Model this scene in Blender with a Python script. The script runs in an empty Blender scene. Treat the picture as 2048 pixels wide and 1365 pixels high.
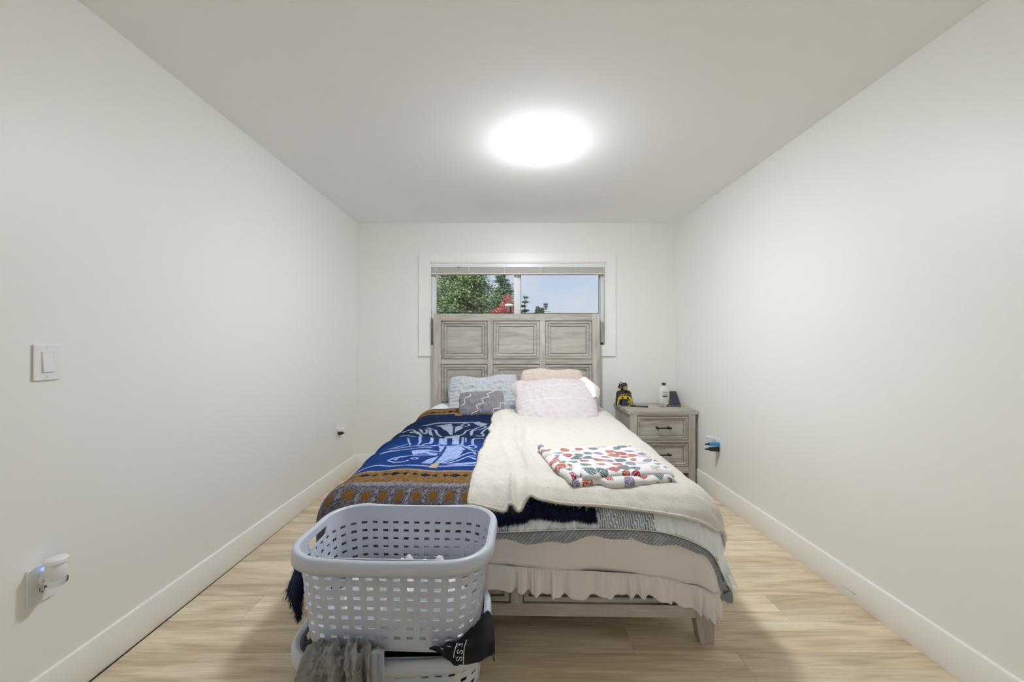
import bpy, math, random
import numpy as np
from mathutils import Vector, Matrix
random.seed(7)
RS = np.random.RandomState(11)
SC = bpy.context.scene
COL = SC.collection
PI = math.pi

# ------------------------------------------------------------------ camera, world, light, exposure
FPX, CX, CY, CAMZ = 790.0, 1018.0, 691.0, 1.22
cam_d = bpy.data.cameras.new('camera'); cam = bpy.data.objects.new('camera', cam_d); COL.objects.link(cam)
cam.location = (0, 0, CAMZ); cam.rotation_euler = (PI/2, 0, 0)
cam_d.sensor_width = 36.0; cam_d.lens = FPX/2048*36.0
cam_d.shift_x = (1024-CX)/2048; cam_d.shift_y = (CY-682.5)/2048
cam_d.clip_start = 0.02; cam_d.clip_end = 300
SC.camera = cam
SC.view_settings.view_transform = 'Standard'; SC.view_settings.look = 'None'
SC.view_settings.gamma = 1.0; SC.view_settings.use_curve_mapping = False
SC.view_settings.exposure = 0.0
SC.cycles.max_bounces = 14; SC.cycles.diffuse_bounces = 8; SC.cycles.glossy_bounces = 4
SC.cycles.transparent_max_bounces = 12; SC.cycles.caustics_reflective = False; SC.cycles.caustics_refractive = False
SC.cycles.use_denoising = True
SC.cycles.sample_clamp_indirect = 4.0

LAMP_STRENGTH = 130.0
SKY_STRENGTH = 0.92
SUN_STRENGTH = 3.6
wd = bpy.data.worlds.new('sky'); SC.world = wd; wd.use_nodes = True
nt = wd.node_tree; nt.nodes.clear()
def N(t, typ, **kw):
    n = t.nodes.new(typ)
    for k, v in kw.items():
        if k.startswith('i_'): n.inputs[int(k[2:])].default_value = v
        else: setattr(n, k, v)
    return n
def ramp(t, stops, interp='LINEAR'):
    r = t.nodes.new('ShaderNodeValToRGB'); cr = r.color_ramp; cr.interpolation = interp
    cr.elements[0].position = stops[0][0]; cr.elements[0].color = (*stops[0][1], 1)
    cr.elements[1].position = stops[1][0]; cr.elements[1].color = (*stops[1][1], 1)
    for p, c in stops[2:]:
        e = cr.elements.new(p); e.color = (*c, 1)
    return r
def srgb(r, g, b):
    f = lambda c: (c/255/12.92) if c/255 <= .04045 else ((c/255+.055)/1.055)**2.4
    return (f(r), f(g), f(b))
tc = N(nt, 'ShaderNodeTexCoord'); sp = N(nt, 'ShaderNodeSeparateXYZ'); nt.links.new(tc.outputs['Generated'], sp.inputs[0])
rp = ramp(nt, [(0.0, srgb(226, 233, 244)), (0.16, srgb(206, 222, 247)), (0.6, srgb(168, 198, 240))])
nt.links.new(sp.outputs['Z'], rp.inputs[0])
mp = N(nt, 'ShaderNodeMapping'); mp.inputs['Scale'].default_value = (3, 3, 9); nt.links.new(tc.outputs['Generated'], mp.inputs[0])
nz = N(nt, 'ShaderNodeTexNoise'); nz.inputs['Scale'].default_value = 2.2; nz.inputs['Detail'].default_value = 6; nt.links.new(mp.outputs[0], nz.inputs['Vector'])
cr = ramp(nt, [(0.45, (0, 0, 0)), (0.75, (.75, .75, .75))]); nt.links.new(nz.outputs[0], cr.inputs[0])
mx = N(nt, 'ShaderNodeMixRGB'); mx.inputs[2].default_value = (*srgb(236, 236, 246), 1)
nt.links.new(cr.outputs[0], mx.inputs[0]); nt.links.new(rp.outputs[0], mx.inputs[1])
bg = N(nt, 'ShaderNodeBackground'); bg.inputs[1].default_value = SKY_STRENGTH; nt.links.new(mx.outputs[0], bg.inputs[0])
wo = N(nt, 'ShaderNodeOutputWorld'); nt.links.new(bg.outputs[0], wo.inputs[0])
sun_d = bpy.data.lights.new('sun', 'SUN'); sun_d.energy = SUN_STRENGTH; sun_d.angle = 0.02; sun_d.color = (1, .95, .87)
sun = bpy.data.objects.new('sun', sun_d); COL.objects.link(sun); sun.rotation_euler = (math.radians(48), 0, math.radians(-38))

# ------------------------------------------------------------------ helpers
def P(px, py, Y): return np.array([(px-CX)*Y/FPX, Y, CAMZ-(py-CY)*Y/FPX])
def wn(x, y, seed, scale, n=9):
    """smooth pseudo noise in about -1..1"""
    r = np.random.RandomState(seed); o = 0
    for i in range(n):
        a = r.uniform(0, 2*PI); f = r.uniform(.5, 1.7)*2*PI/scale; ph = r.uniform(0, 2*PI)
        o = o + np.sin((x*math.cos(a)+y*math.sin(a))*f+ph)
    return o/math.sqrt(n)/1.4
class MB:
    def __init__(s): s.v = []; s.f = []
    def add(s, vs, fs):
        o = len(s.v); s.v += [tuple(map(float, v)) for v in vs]; s.f += [tuple(i+o for i in f) for f in fs]; return s
    def box(s, x0, x1, y0, y1, z0, z1):
        return s.add([(x0,y0,z0),(x1,y0,z0),(x1,y1,z0),(x0,y1,z0),(x0,y0,z1),(x1,y0,z1),(x1,y1,z1),(x0,y1,z1)],
                     [(0,3,2,1),(4,5,6,7),(0,1,5,4),(1,2,6,5),(2,3,7,6),(3,0,4,7)])
    def hexa(s, p):   # 8 points: bottom ring 4, top ring 4
        return s.add(p, [(0,3,2,1),(4,5,6,7),(0,1,5,4),(1,2,6,5),(2,3,7,6),(3,0,4,7)])
    def lathe(s, prof, n=24, c=(0,0,0), sx=1, sy=1):
        vs = []; fs = []
        for r, z in prof:
            for i in range(n):
                a = 2*PI*i/n; vs.append((c[0]+r*math.cos(a)*sx, c[1]+r*math.sin(a)*sy, c[2]+z))
        m = len(prof)
        for j in range(m-1):
            for i in range(n):
                k = (i+1) % n; fs.append((j*n+i, j*n+k, (j+1)*n+k, (j+1)*n+i))
        fs.append(tuple(range(n))[::-1]); fs.append(tuple((m-1)*n+i for i in range(n)))
        return s.add(vs, fs)
    def tube(s, pts, r, n=8, cap=True):
        pts = [Vector(p) for p in pts]; vs = []; fs = []
        rr = r if hasattr(r, '__len__') else [r]*len(pts)
        for i, p in enumerate(pts):
            d = (pts[min(i+1, len(pts)-1)]-pts[max(i-1, 0)]).normalized()
            u = d.cross(Vector((0,0,1)))
            if u.length < .05: u = d.cross(Vector((1,0,0)))
            u.normalize(); w = d.cross(u)
            for k in range(n):
                a = 2*PI*k/n; vs.append(p+u*math.cos(a)*rr[i]+w*math.sin(a)*rr[i])
        for i in range(len(pts)-1):
            for k in range(n):
                q = (k+1) % n; fs.append((i*n+k, i*n+q, (i+1)*n+q, (i+1)*n+k))
        if cap: fs.append(tuple(range(n))[::-1]); fs.append(tuple((len(pts)-1)*n+k for k in range(n)))
        return s.add(vs, fs)
    def rings(s, x0, x1, z0, z1, prof, y=0.0):
        """concentric rectangular rings facing -y: prof = [(inset, depth)], last one is filled"""
        vs = []; fs = []
        for ins, d in prof:
            a, b, c, e = x0+ins, x1-ins, z0+ins, z1-ins
            vs += [(a, y+d, c), (b, y+d, c), (b, y+d, e), (a, y+d, e)]
        for j in range(len(prof)-1):
            for i in range(4):
                k = (i+1) % 4; fs.append((j*4+i, j*4+k, (j+1)*4+k, (j+1)*4+i))
        j = len(prof)-1; fs.append((j*4, j*4+1, j*4+2, j*4+3))
        return s.add(vs, fs)
    def ell(s, c, r, n=16, m=10):
        prof = []
        for j in range(m+1):
            a = -PI/2+PI*j/m; prof.append((max(math.cos(a), 1e-3), math.sin(a)))
        vs = []; fs = []
        for q, z in prof:
            for i in range(n):
                a = 2*PI*i/n; vs.append((c[0]+q*math.cos(a)*r[0], c[1]+q*math.sin(a)*r[1], c[2]+z*r[2]))
        for j in range(m):
            for i in range(n):
                k = (i+1) % n; fs.append((j*n+i, j*n+k, (j+1)*n+k, (j+1)*n+i))
        fs.append(tuple(range(n))[::-1]); fs.append(tuple(m*n+i for i in range(n)))
        return s.add(vs, fs)
    def grid(s, A):
        A = np.asarray(A); m, n = A.shape[:2]; o = len(s.v)
        s.v += [tuple(p) for p in A.reshape(-1, 3).tolist()]
        s.f += [(o+i*n+j, o+i*n+j+1, o+(i+1)*n+j+1, o+(i+1)*n+j) for i in range(m-1) for j in range(n-1)]
        return s
def link(name, me, mat, parent=None, smooth=False):
    o = bpy.data.objects.new(name, me); COL.objects.link(o)
    if mat and not me.materials: me.materials.append(mat)
    if parent is not None: o.parent = parent
    return o
def obj(name, mb, mat, parent=None, smooth=False, angle=40, bevel=0, solid=0, subsurf=0):
    me = bpy.data.meshes.new(name); me.from_pydata(mb.v, [], mb.f)
    if smooth:
        me.polygons.foreach_set('use_smooth', [True]*len(me.polygons)); 
        if angle: me.set_sharp_from_angle(angle=math.radians(angle))
    o = link(name, me, mat, parent)
    if bevel:
        b = o.modifiers.new('bevel', 'BEVEL'); b.width = bevel; b.segments = 2; b.limit_method = 'ANGLE'
    if solid:
        b = o.modifiers.new('solid', 'SOLIDIFY'); b.thickness = solid; b.offset = -1
    if subsurf:
        b = o.modifiers.new('sub', 'SUBSURF'); b.levels = subsurf; b.render_levels = subsurf
    return o
def gridobj(name, A, mat, parent=None, solid=0, colors=None):
    A = np.asarray(A, float); m, n = A.shape[:2]
    me = bpy.data.meshes.new(name); me.vertices.add(m*n); me.vertices.foreach_set('co', A.reshape(-1))
    i, j = np.meshgrid(np.arange(m-1), np.arange(n-1), indexing='ij'); b = (i*n+j).reshape(-1)
    q = np.stack([b, b+1, b+n+1, b+n], 1); k = len(q)
    if solid:   # keep the thickness on the far side: faces look up and out
        nrm = np.cross(A[:-1, 1:]-A[:-1, :-1], A[1:, :-1]-A[:-1, :-1]).reshape(-1, 3).sum(0)
        if nrm @ np.array([0, -.6, .8]) < 0: q = q[:, ::-1]
    me.loops.add(4*k); me.loops.foreach_set('vertex_index', q.reshape(-1).astype(np.int32))
    me.polygons.add(k); me.polygons.foreach_set('loop_start', np.arange(0, 4*k, 4, dtype=np.int32))
    me.polygons.foreach_set('use_smooth', np.ones(k, dtype=bool))
    me.update(calc_edges=True); me.validate()
    if colors is not None:
        ca = me.color_attributes.new('print', 'FLOAT_COLOR', 'POINT')
        c = np.ones((m*n, 4)); c[:, :3] = np.asarray(colors).reshape(-1, 3); ca.data.foreach_set('color', c.reshape(-1))
    o = link(name, me, mat, parent)
    if solid:
        md = o.modifiers.new('solid', 'SOLIDIFY'); md.thickness = solid; md.offset = -1
    return o
def tag(o, label=None, cat=None, group=None, kind=None):
    if label: o['label'] = label
    if cat: o['category'] = cat
    if group: o['group'] = group
    if kind: o['kind'] = kind
    return o
def thing(name, label, cat, loc=(0,0,0), rotz=0, group=None):
    o = bpy.data.objects.new(name, None); COL.objects.link(o); o.location = loc; o.rotation_euler = (0, 0, rotz)
    o.empty_display_size = .05
    return tag(o, label, cat, group)

# ------------------------------------------------------------------ materials
def mat(name, col, rough=.6, spec=.5, metal=0, bump=0, bscale=200, var=0, vscale=8, emit=0, attr=None, sheen=0, stretch=(1,1,1), alpha=1, trans=0):
    m = bpy.data.materials.new(name); m.use_nodes = True; t = m.node_tree; b = t.nodes['Principled BSDF']
    c = col if max(col) <= 1 else srgb(*col)
    b.inputs['Base Color'].default_value = (*c, 1); b.inputs['Roughness'].default_value = rough
    b.inputs['Specular IOR Level'].default_value = spec; b.inputs['Metallic'].default_value = metal
    if sheen: b.inputs['Sheen Weight'].default_value = sheen; b.inputs['Sheen Roughness'].default_value = .6
    if trans: b.inputs['Transmission Weight'].default_value = trans
    if emit: b.inputs['Emission Color'].default_value = (*c, 1); b.inputs['Emission Strength'].default_value = emit
    co = N(t, 'ShaderNodeTexCoord'); mpn = N(t, 'ShaderNodeMapping'); mpn.inputs['Scale'].default_value = stretch
    t.links.new(co.outputs['Object'], mpn.inputs[0])
    src = None
    if attr:
        a = N(t, 'ShaderNodeAttribute'); a.attribute_name = attr; src = a.outputs['Color']
    if var:
        n = N(t, 'ShaderNodeTexNoise'); n.inputs['Scale'].default_value = vscale; n.inputs['Detail'].default_value = 5
        t.links.new(mpn.outputs[0], n.inputs['Vector'])
        h = N(t, 'ShaderNodeMapRange'); h.inputs[1].default_value = .3; h.inputs[2].default_value = .7
        h.inputs[3].default_value = 1-var; h.inputs[4].default_value = 1+var; t.links.new(n.outputs[0], h.inputs[0])
        mm = N(t, 'ShaderNodeVectorMath', operation='SCALE')
        if src: t.links.new(src, mm.inputs[0])
        else: mm.inputs[0].default_value = c
        t.links.new(h.outputs[0], mm.inputs['Scale']); src = mm.outputs[0]
    if src: t.links.new(src, b.inputs['Base Color'])
    if bump:
        n = N(t, 'ShaderNodeTexNoise'); n.inputs['Scale'].default_value = bscale; n.inputs['Detail'].default_value = 4
        t.links.new(mpn.outputs[0], n.inputs['Vector'])
        bp = N(t, 'ShaderNodeBump'); bp.inputs['Strength'].default_value = bump; bp.inputs['Distance'].default_value = .002
        t.links.new(n.outputs[0], bp.inputs['Height']); t.links.new(bp.outputs[0], b.inputs['Normal'])
    return m
def wood(name, axis, c0, c1, c2, rough=.5, fine=1.0, per_obj=True, knots=True, mul=.5):
    """axis: direction of the grain"""
    m = bpy.data.materials.new(name); m.use_nodes = True; t = m.node_tree; b = t.nodes['Principled BSDF']
    b.inputs['Roughness'].default_value = rough; b.inputs['Specular IOR Level'].default_value = .35
    co = N(t, 'ShaderNodeTexCoord'); inf = N(t, 'ShaderNodeObjectInfo')
    ofs = N(t, 'ShaderNodeVectorMath', operation='SCALE'); ofs.inputs[0].default_value = (17, 23, 31)
    t.links.new(inf.outputs['Random'], ofs.inputs['Scale'])
    ad = N(t, 'ShaderNodeVectorMath', operation='ADD'); t.links.new(co.outputs['Object'], ad.inputs[0]); t.links.new(ofs.outputs[0], ad.inputs[1])
    def mapped(lo, hi):
        mpn = N(t, 'ShaderNodeMapping'); s = [hi]*3; s[axis] = lo; mpn.inputs['Scale'].default_value = s
        t.links.new(ad.outputs[0], mpn.inputs[0]); return mpn
    m1 = mapped(1.6*fine, 14*fine); n1 = N(t, 'ShaderNodeTexNoise'); n1.inputs['Scale'].default_value = 1.0; n1.inputs['Detail'].default_value = 6; n1.inputs['Distortion'].default_value = .8
    t.links.new(m1.outputs[0], n1.inputs['Vector'])
    m2 = mapped(6*fine, 150*fine); n2 = N(t, 'ShaderNodeTexNoise'); n2.inputs['Scale'].default_value = 1.0; n2.inputs['Detail'].default_value = 5
    t.links.new(m2.outputs[0], n2.inputs['Vector'])
    r1 = ramp(t, [(0.32, c0), (0.5, c1), (0.66, c2)]); t.links.new(n1.outputs[0], r1.inputs[0])
    r2 = ramp(t, [(0.36, (.70, .70, .70)), (0.56, (1.04, 1.04, 1.04))]); t.links.new(n2.outputs[0], r2.inputs[0])
    mu = N(t, 'ShaderNodeMixRGB', blend_type='MULTIPLY'); mu.inputs[0].default_value = mul
    t.links.new(r1.outputs[0], mu.inputs[1]); t.links.new(r2.outputs[0], mu.inputs[2]); out = mu.outputs[0]
    if knots:
        m3 = mapped(2.6*fine, 9*fine); v = N(t, 'ShaderNodeTexVoronoi'); v.inputs['Scale'].default_value = 1.0
        t.links.new(m3.outputs[0], v.inputs['Vector'])
        r3 = ramp(t, [(0.0, (.45, .42, .40)), (0.10, (.8, .79, .78)), (0.2, (1, 1, 1))]); t.links.new(v.outputs['Distance'], r3.inputs[0])
        mk = N(t, 'ShaderNodeMixRGB', blend_type='MULTIPLY'); mk.inputs[0].default_value = .5
        t.links.new(out, mk.inputs[1]); t.links.new(r3.outputs[0], mk.inputs[2]); out = mk.outputs[0]
    if per_obj:
        hs = N(t, 'ShaderNodeMapRange'); hs.inputs[3].default_value = .90; hs.inputs[4].default_value = 1.07
        t.links.new(inf.outputs['Random'], hs.inputs[0])
        sc = N(t, 'ShaderNodeVectorMath', operation='SCALE'); t.links.new(out, sc.inputs[0]); t.links.new(hs.outputs[0], sc.inputs['Scale']); out = sc.outputs[0]
    t.links.new(out, b.inputs['Base Color'])
    bp = N(t, 'ShaderNodeBump'); bp.inputs['Strength'].default_value = .25; bp.inputs['Distance'].default_value = .001
    t.links.new(n2.outputs[0], bp.inputs['Height']); t.links.new(bp.outputs[0], b.inputs['Normal'])
    return m

M = {}
M['wall'] = mat('wall_paint', (243, 242, 238), .42, .5, bump=.04, bscale=260)
M['ceiling'] = mat('ceiling_paint', (248, 248, 247), .9, .2, bump=.05, bscale=200)
M['trim'] = mat('trim_paint', (245, 244, 240), .35, .5)
M['vinyl'] = mat('window_vinyl', (236, 237, 238), .3, .5)
M['oak'] = wood('oak_plank', 0, srgb(196, 176, 146), srgb(222, 204, 176), srgb(234, 218, 194), .42, 1.0, mul=.55)
M['subfloor'] = mat('subfloor', (90, 78, 64), .8)
gw = (srgb(168, 160, 151), srgb(187, 180, 172), srgb(200, 194, 187))
M['gx'] = wood('grey_wood_across', 0, *gw, .55, 1.6); M['gz'] = wood('grey_wood_upright', 2, *gw, .55, 1.6); M['gy'] = wood('grey_wood_deep', 1, *gw, .55, 1.6)
M['black_metal'] = mat('black_metal', (38, 36, 34), .4, .5, .6)
M['black'] = mat('black_plastic', (24, 24, 26), .4)
M['slate'] = mat('slate_plastic', (62, 64, 76), .5)
M['white_plastic'] = mat('white_plastic', (238, 239, 240), .3)
M['slot'] = mat('dark_slot', (30, 28, 34), .6)
M['blue_plastic'] = mat('blue_plastic', (70, 140, 205), .35)
M['basket'] = mat('basket_plastic', (193, 199, 212), .34, .5)
M['mattress'] = mat('mattress_ticking', (225, 224, 222), .9)
M['cream'] = mat('cream_fleece', (215, 209, 201), .95, .15, bump=1.0, bscale=240, var=.035, vscale=30, sheen=.3)
M['pink'] = mat('mauve_cotton', (229, 223, 224), .85, .2, bump=.25, bscale=300, var=.02, vscale=5)
M['print'] = mat('printed_cloth', (200, 200, 200), .9, .2, bump=.5, bscale=350, attr='print')
M['wool'] = mat('woven_wool', (60, 80, 120), .95, .1, bump=.8, bscale=260, attr='print')
M['quilt'] = mat('seersucker_quilt', (220, 225, 232), .6, .2, bump=.6, bscale=90, attr='print')
M['navy'] = mat('navy_plush', (20, 34, 70), .8, .3, bump=.8, bscale=160, var=.25, vscale=14)
M['peach'] = mat('peach_cotton', (222, 206, 196), .85, .2, bump=.2, bscale=200)
M['blush'] = mat('blush_cotton', (212, 202, 205), .88, .2, bump=.3, bscale=300)
M['blush_light'] = mat('blush_piping', (240, 232, 232), .85, .2)
M['icegrey'] = mat('ice_grey_cotton', (196, 201, 207), .85, .2, bump=.15, bscale=120)
M['char'] = mat('charcoal_cotton', (132, 128, 136), .85, .2, bump=.15, bscale=200)
M['white_thread'] = mat('white_thread', (236, 232, 232), .9)
M['white_cloth'] = mat('white_cloth', (236, 237, 240), .9, .2, bump=.4, bscale=120)
M['heather'] = mat('heather_knit', (154, 153, 152), .95, .1, bump=.8, bscale=180, var=.22, vscale=45)
M['rib'] = mat('grey_rib', (178, 184, 194), .9, .15, bump=.3, bscale=200)
M['black_cloth'] = mat('black_cloth', (22, 23, 28), .8, .3, bump=.3, bscale=300)
M['navy_cloth'] = mat('navy_cloth', (18, 26, 48), .85, .25, bump=.3, bscale=200)
M['lamp'] = mat('lit_lamp_glass', (.90, .955, 1.0), .3, .3, emit=LAMP_STRENGTH)
t = M['lamp'].node_tree; co = N(t, 'ShaderNodeTexCoord'); sx_ = N(t, 'ShaderNodeSeparateXYZ'); mr = N(t, 'ShaderNodeMapRange')
mr.inputs[1].default_value = -.030; mr.inputs[2].default_value = -.085; mr.inputs[3].default_value = LAMP_STRENGTH*.02; mr.inputs[4].default_value = LAMP_STRENGTH*1.45
t.links.new(co.outputs['Object'], sx_.inputs[0]); t.links.new(sx_.outputs[2], mr.inputs[0]); t.links.new(mr.outputs[0], t.nodes['Principled BSDF'].inputs['Emission Strength'])
M['nickel'] = mat('lamp_base_metal', (200, 198, 194), .3, .5, .8)
def glass_mat():
    m = bpy.data.materials.new('window_glass'); m.use_nodes = True; t = m.node_tree; t.nodes.clear()
    tr = N(t, 'ShaderNodeBsdfTransparent'); gl = N(t, 'ShaderNodeBsdfGlossy'); gl.inputs['Roughness'].default_value = .02
    fr = N(t, 'ShaderNodeFresnel'); fr.inputs[0].default_value = 1.45; mxs = N(t, 'ShaderNodeMixShader'); o = N(t, 'ShaderNodeOutputMaterial')
    tr.inputs[0].default_value = (.97, .985, .98, 1)
    t.links.new(fr.outputs[0], mxs.inputs[0]); t.links.new(tr.outputs[0], mxs.inputs[1]); t.links.new(gl.outputs[0], mxs.inputs[2]); t.links.new(mxs.outputs[0], o.inputs[0])
    return m
M['glass'] = glass_mat()

# ------------------------------------------------------------------ room shell
YB, YF, H = 3.919, -.5, 2.435
def lerp(a, b, t): return a+(b-a)*t
def XL(y, z):   # left wall surface, slightly out of plumb as in the photograph
    f = (YB-y)/(YB-1.4); return lerp(lerp(-1.522, -1.500, z/H), lerp(-1.534, -1.517, z/H), f)
def XR(y, z):
    f = (YB-y)/(YB-1.4); return lerp(lerp(1.650, 1.657, z/H), lerp(1.648, 1.690, z/H), f)
def wall_side(name, fn, s):
    mb = MB(); T = .14*s
    pts = [(fn(YF, 0), YF, -.1), (fn(YB, 0), YB+.14, -.1), (fn(YB, 0)+T, YB+.14, -.1), (fn(YF, 0)+T, YF, -.1),
           (fn(YF, H), YF, H), (fn(YB, H), YB+.14, H), (fn(YB, H)+T, YB+.14, H), (fn(YF, H)+T, YF, H)]
    if s < 0: pts = [pts[3], pts[2], pts[1], pts[0], pts[7], pts[6], pts[5], pts[4]]
    return tag(obj(name, mb.hexa(pts), M['wall']), kind='structure')
wall_side('wall_left', XL, -1); wall_side('wall_right', XR, 1)
OX0, OX1, OZ0, OZ1 = -.784, .960, 1.212, 2.045      # window opening
mb = MB()
for a in [(-1.7, OX0, -.1, H), (OX1, 1.9, -.1, H), (OX0, OX1, -.1, OZ0), (OX0, OX1, OZ1, H)]:
    mb.box(a[0], a[1], YB, YB+.16, a[2], a[3])
tag(obj('wall_back', mb, M['wall']), kind='structure')
tag(obj('wall_front', MB().box(-1.9, 2.0, YF-.14, YF, -.1, H), M['wall']), kind='structure')
tag(obj('ceiling', MB().box(-1.95, 2.05, YF-.14, YB+.16, H, H+.15), M['ceiling']), kind='structure')
floor = tag(obj('floor', MB().box(-1.7, 1.85, YF, YB, -.1, -.010), M['subfloor']), kind='structure')
# floor planks, each one its own piece
y0 = 1.565-.18*15; k = 0
while y0 < YB:
    ya, yb = max(y0, YF+.002), min(y0+.18, YB-.002)
    if yb-ya > .01:
        off = (k*0.437) % 1.22; x = -1.52-off
        if k == 15: x = -1.52-.42
        while x < 1.645:
            xa, xb = max(x, -1.515), min(x+1.22, 1.645)
            if xb-xa > .03:
                mbp = MB().box(-(xb-xa)/2+.0006, (xb-xa)/2-.0006, -(yb-ya)/2+.0006, (yb-ya)/2-.0006, -.009, 0)
                o = obj('plank', mbp, M['oak'], floor); o.location = ((xa+xb)/2, (ya+yb)/2, 0)
            x += 1.22
    y0 += .18; k += 1
# baseboards with an eased top edge
def base_side(name, fn, s):
    A = []
    for y in np.linspace(YF, YB, 12):
        w = fn(y, 0.05); t = -s
        A.append([(w, y, .1425), (w+t*.004, y, .1425), (w+t*.010, y, .139), (w+t*.0125, y, .133), (w+t*.013, y, .004), (w+t*.011, y, .0), (w, y, 0)])
    return tag(gridobj(name, A, M['trim']), kind='structure')
b = base_side('baseboard_left', XL, -1); b.data.set_sharp_from_angle(angle=.6)
b = base_side('baseboard_right', XR, 1); b.data.flip_normals(); b.data.set_sharp_from_angle(angle=.6)
A = [[(x, YB, .1425), (x, YB-.004, .1425), (x, YB-.010, .139), (x, YB-.0125, .133), (x, YB-.013, .004), (x, YB-.011, 0)] for x in (-1.51, 1.64)]
b = tag(gridobj('baseboard_back', A, M['trim']), kind='structure'); b.data.flip_normals(); b.data.set_sharp_from_angle(angle=.6)
# scuffs on the right wall: thin dents in the paint
M['scuff'] = mat('scuff_mark', (150, 148, 146), .8)

# window: casing, jamb lining, vinyl frame, panes
win = tag(bpy.data.objects.new('window_1', None), kind='structure'); COL.objects.link(win); win.location = (0.088, YB, 1.62)
wx, wz = .088, 1.62
def wbox(name, x0, x1, y0, y1, z0, z1, m, bev=.002):
    return obj(name, MB().box(x0-wx, x1-wx, y0, y1, z0-wz, z1-wz), m, win, bevel=bev)
CX0, CX1, CZ0, CZ1 = -.893, 1.057, 1.111, 2.133
wbox('casing', CX0, OX0, -.018, 0, CZ0, CZ1, M['trim']); wbox('casing', OX1, CX1, -.018, 0, CZ0, CZ1, M['trim'])
wbox('casing', OX0, OX1, -.018, 0, OZ1, CZ1, M['trim']); wbox('casing', OX0, OX1, -.018, 0, CZ0, OZ0, M['trim'])
wbox('jamb', OX0, OX0+.012, -.01, .10, OZ0, OZ1, M['trim']); wbox('jamb', OX1-.012, OX1, -.01, .10, OZ0, OZ1, M['trim'])
wbox('jamb', OX0, OX1, -.01, .10, OZ1-.012, OZ1, M['trim']); wbox('sill', OX0, OX1, -.02, .10, OZ0, OZ0+.012, M['trim'])
GX0, GX1 = -.733, .904
for a in [(OX0+.012, OX0+.040, 0.045, 0.11), (OX1-.042, OX1-.012, 0.045, 0.11)]:
    wbox('vinyl_frame', a[0], a[1], a[2], a[3], OZ0, OZ1, M['vinyl'])
wbox('vinyl_frame', OX0, OX1, 0.045, 0.11, OZ0, OZ0+.035, M['vinyl']); wbox('vinyl_frame', OX0, OX1, 0.045, 0.11, OZ1-.05, OZ1, M['vinyl'])
wbox('sash', OX0+.030, OX0+.052, 0.06, 0.085, OZ0+.03, OZ1-.03, M['vinyl']); wbox('sash', .051, .086, 0.055, 0.085, OZ0+.03, OZ1-.03, M['vinyl'])
wbox('sash', .086, .122, 0.078, 0.105, OZ0+.03, OZ1-.03, M['vinyl']); wbox('sash', OX1-.050, OX1-.036, 0.078, 0.105, OZ0+.03, OZ1-.03, M['vinyl'])
wbox('gasket', .118, .1215, 0.076, 0.08, OZ0+.03, OZ1-.05, M['slot'], 0); wbox('gasket', OX1-.0515, OX1-.049, 0.076, 0.08, OZ0+.03, OZ1-.05, M['slot'], 0)
wbox('pane', OX0+.05, .053, 0.07, 0.074, OZ0+.03, OZ1-.04, M['glass'], 0); wbox('pane', .12, OX1-.048, 0.09, 0.094, OZ0+.03, OZ1-.04, M['glass'], 0)
wbox('latch', .921, .929, .02, .035, OZ0+.012, OZ0+.034, M['black'], .001)
# blind, raised to a tight stack
bl = thing('window_blind', 'white slatted window blind pulled up to a tight stack at the top of the window', 'window blind', (wx, YB+.03, 1.99))
def bb(name, x0, x1, y0, y1, z0, z1, m=M['vinyl'], bev=.0015):
    return obj(name, MB().box(x0-wx, x1-wx, y0-.03, y1-.03, z0-1.99, z1-1.99), m, bl, bevel=bev)
M['slat'] = mat('blind_slat', (226, 222, 216), .4)
bb('head_rail', OX0+.014, OX1-.014, -.012, .03, 1.993, 2.030)
for i in range(11):
    bb('slat', OX0+.016, OX1-.016, -.013, .034, 1.938+i*.0048, 1.9405+i*.0048, M['slat'], 0)
bb('bottom_rail', OX0+.014, OX1-.014, -.012, .036, 1.923, 1.936, M['slat'])
for x in (-.72, -.40, -.05, .31, .66, .93):
    bb('ladder_cord', x, x+.006, -.0155, -.0135, 1.925, 1.993, M['white_thread'], 0)
bb('cord_lock', -.51, -.49, -.016, -.012, 1.988, 1.996, M['slate'], 0)

# ceiling lamp
lp = thing('ceiling_lamp', 'round frosted glass dome ceiling lamp, lit', 'ceiling lamp', (.183, 2.37, H))
prof = [(.165*math.cos(a), -.014-.082*math.sin(a)) for a in np.linspace(0, PI/2*.985, 14)]
obj('glass_dome', MB().lathe(prof, 48), M['lamp'], lp, True, 60)
obj('mounting_ring', MB().lathe([(.120, 0), (.120, -.010), (.118, -.020), (.100, -.0215)], 48), M['white_plastic'], lp, True, 40)
obj('finial', MB().lathe([(.008, -.096), (.010, -.100), (.006, -.106), (.002, -.108)], 16), M['white_plastic'], lp, True, 60)

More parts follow.
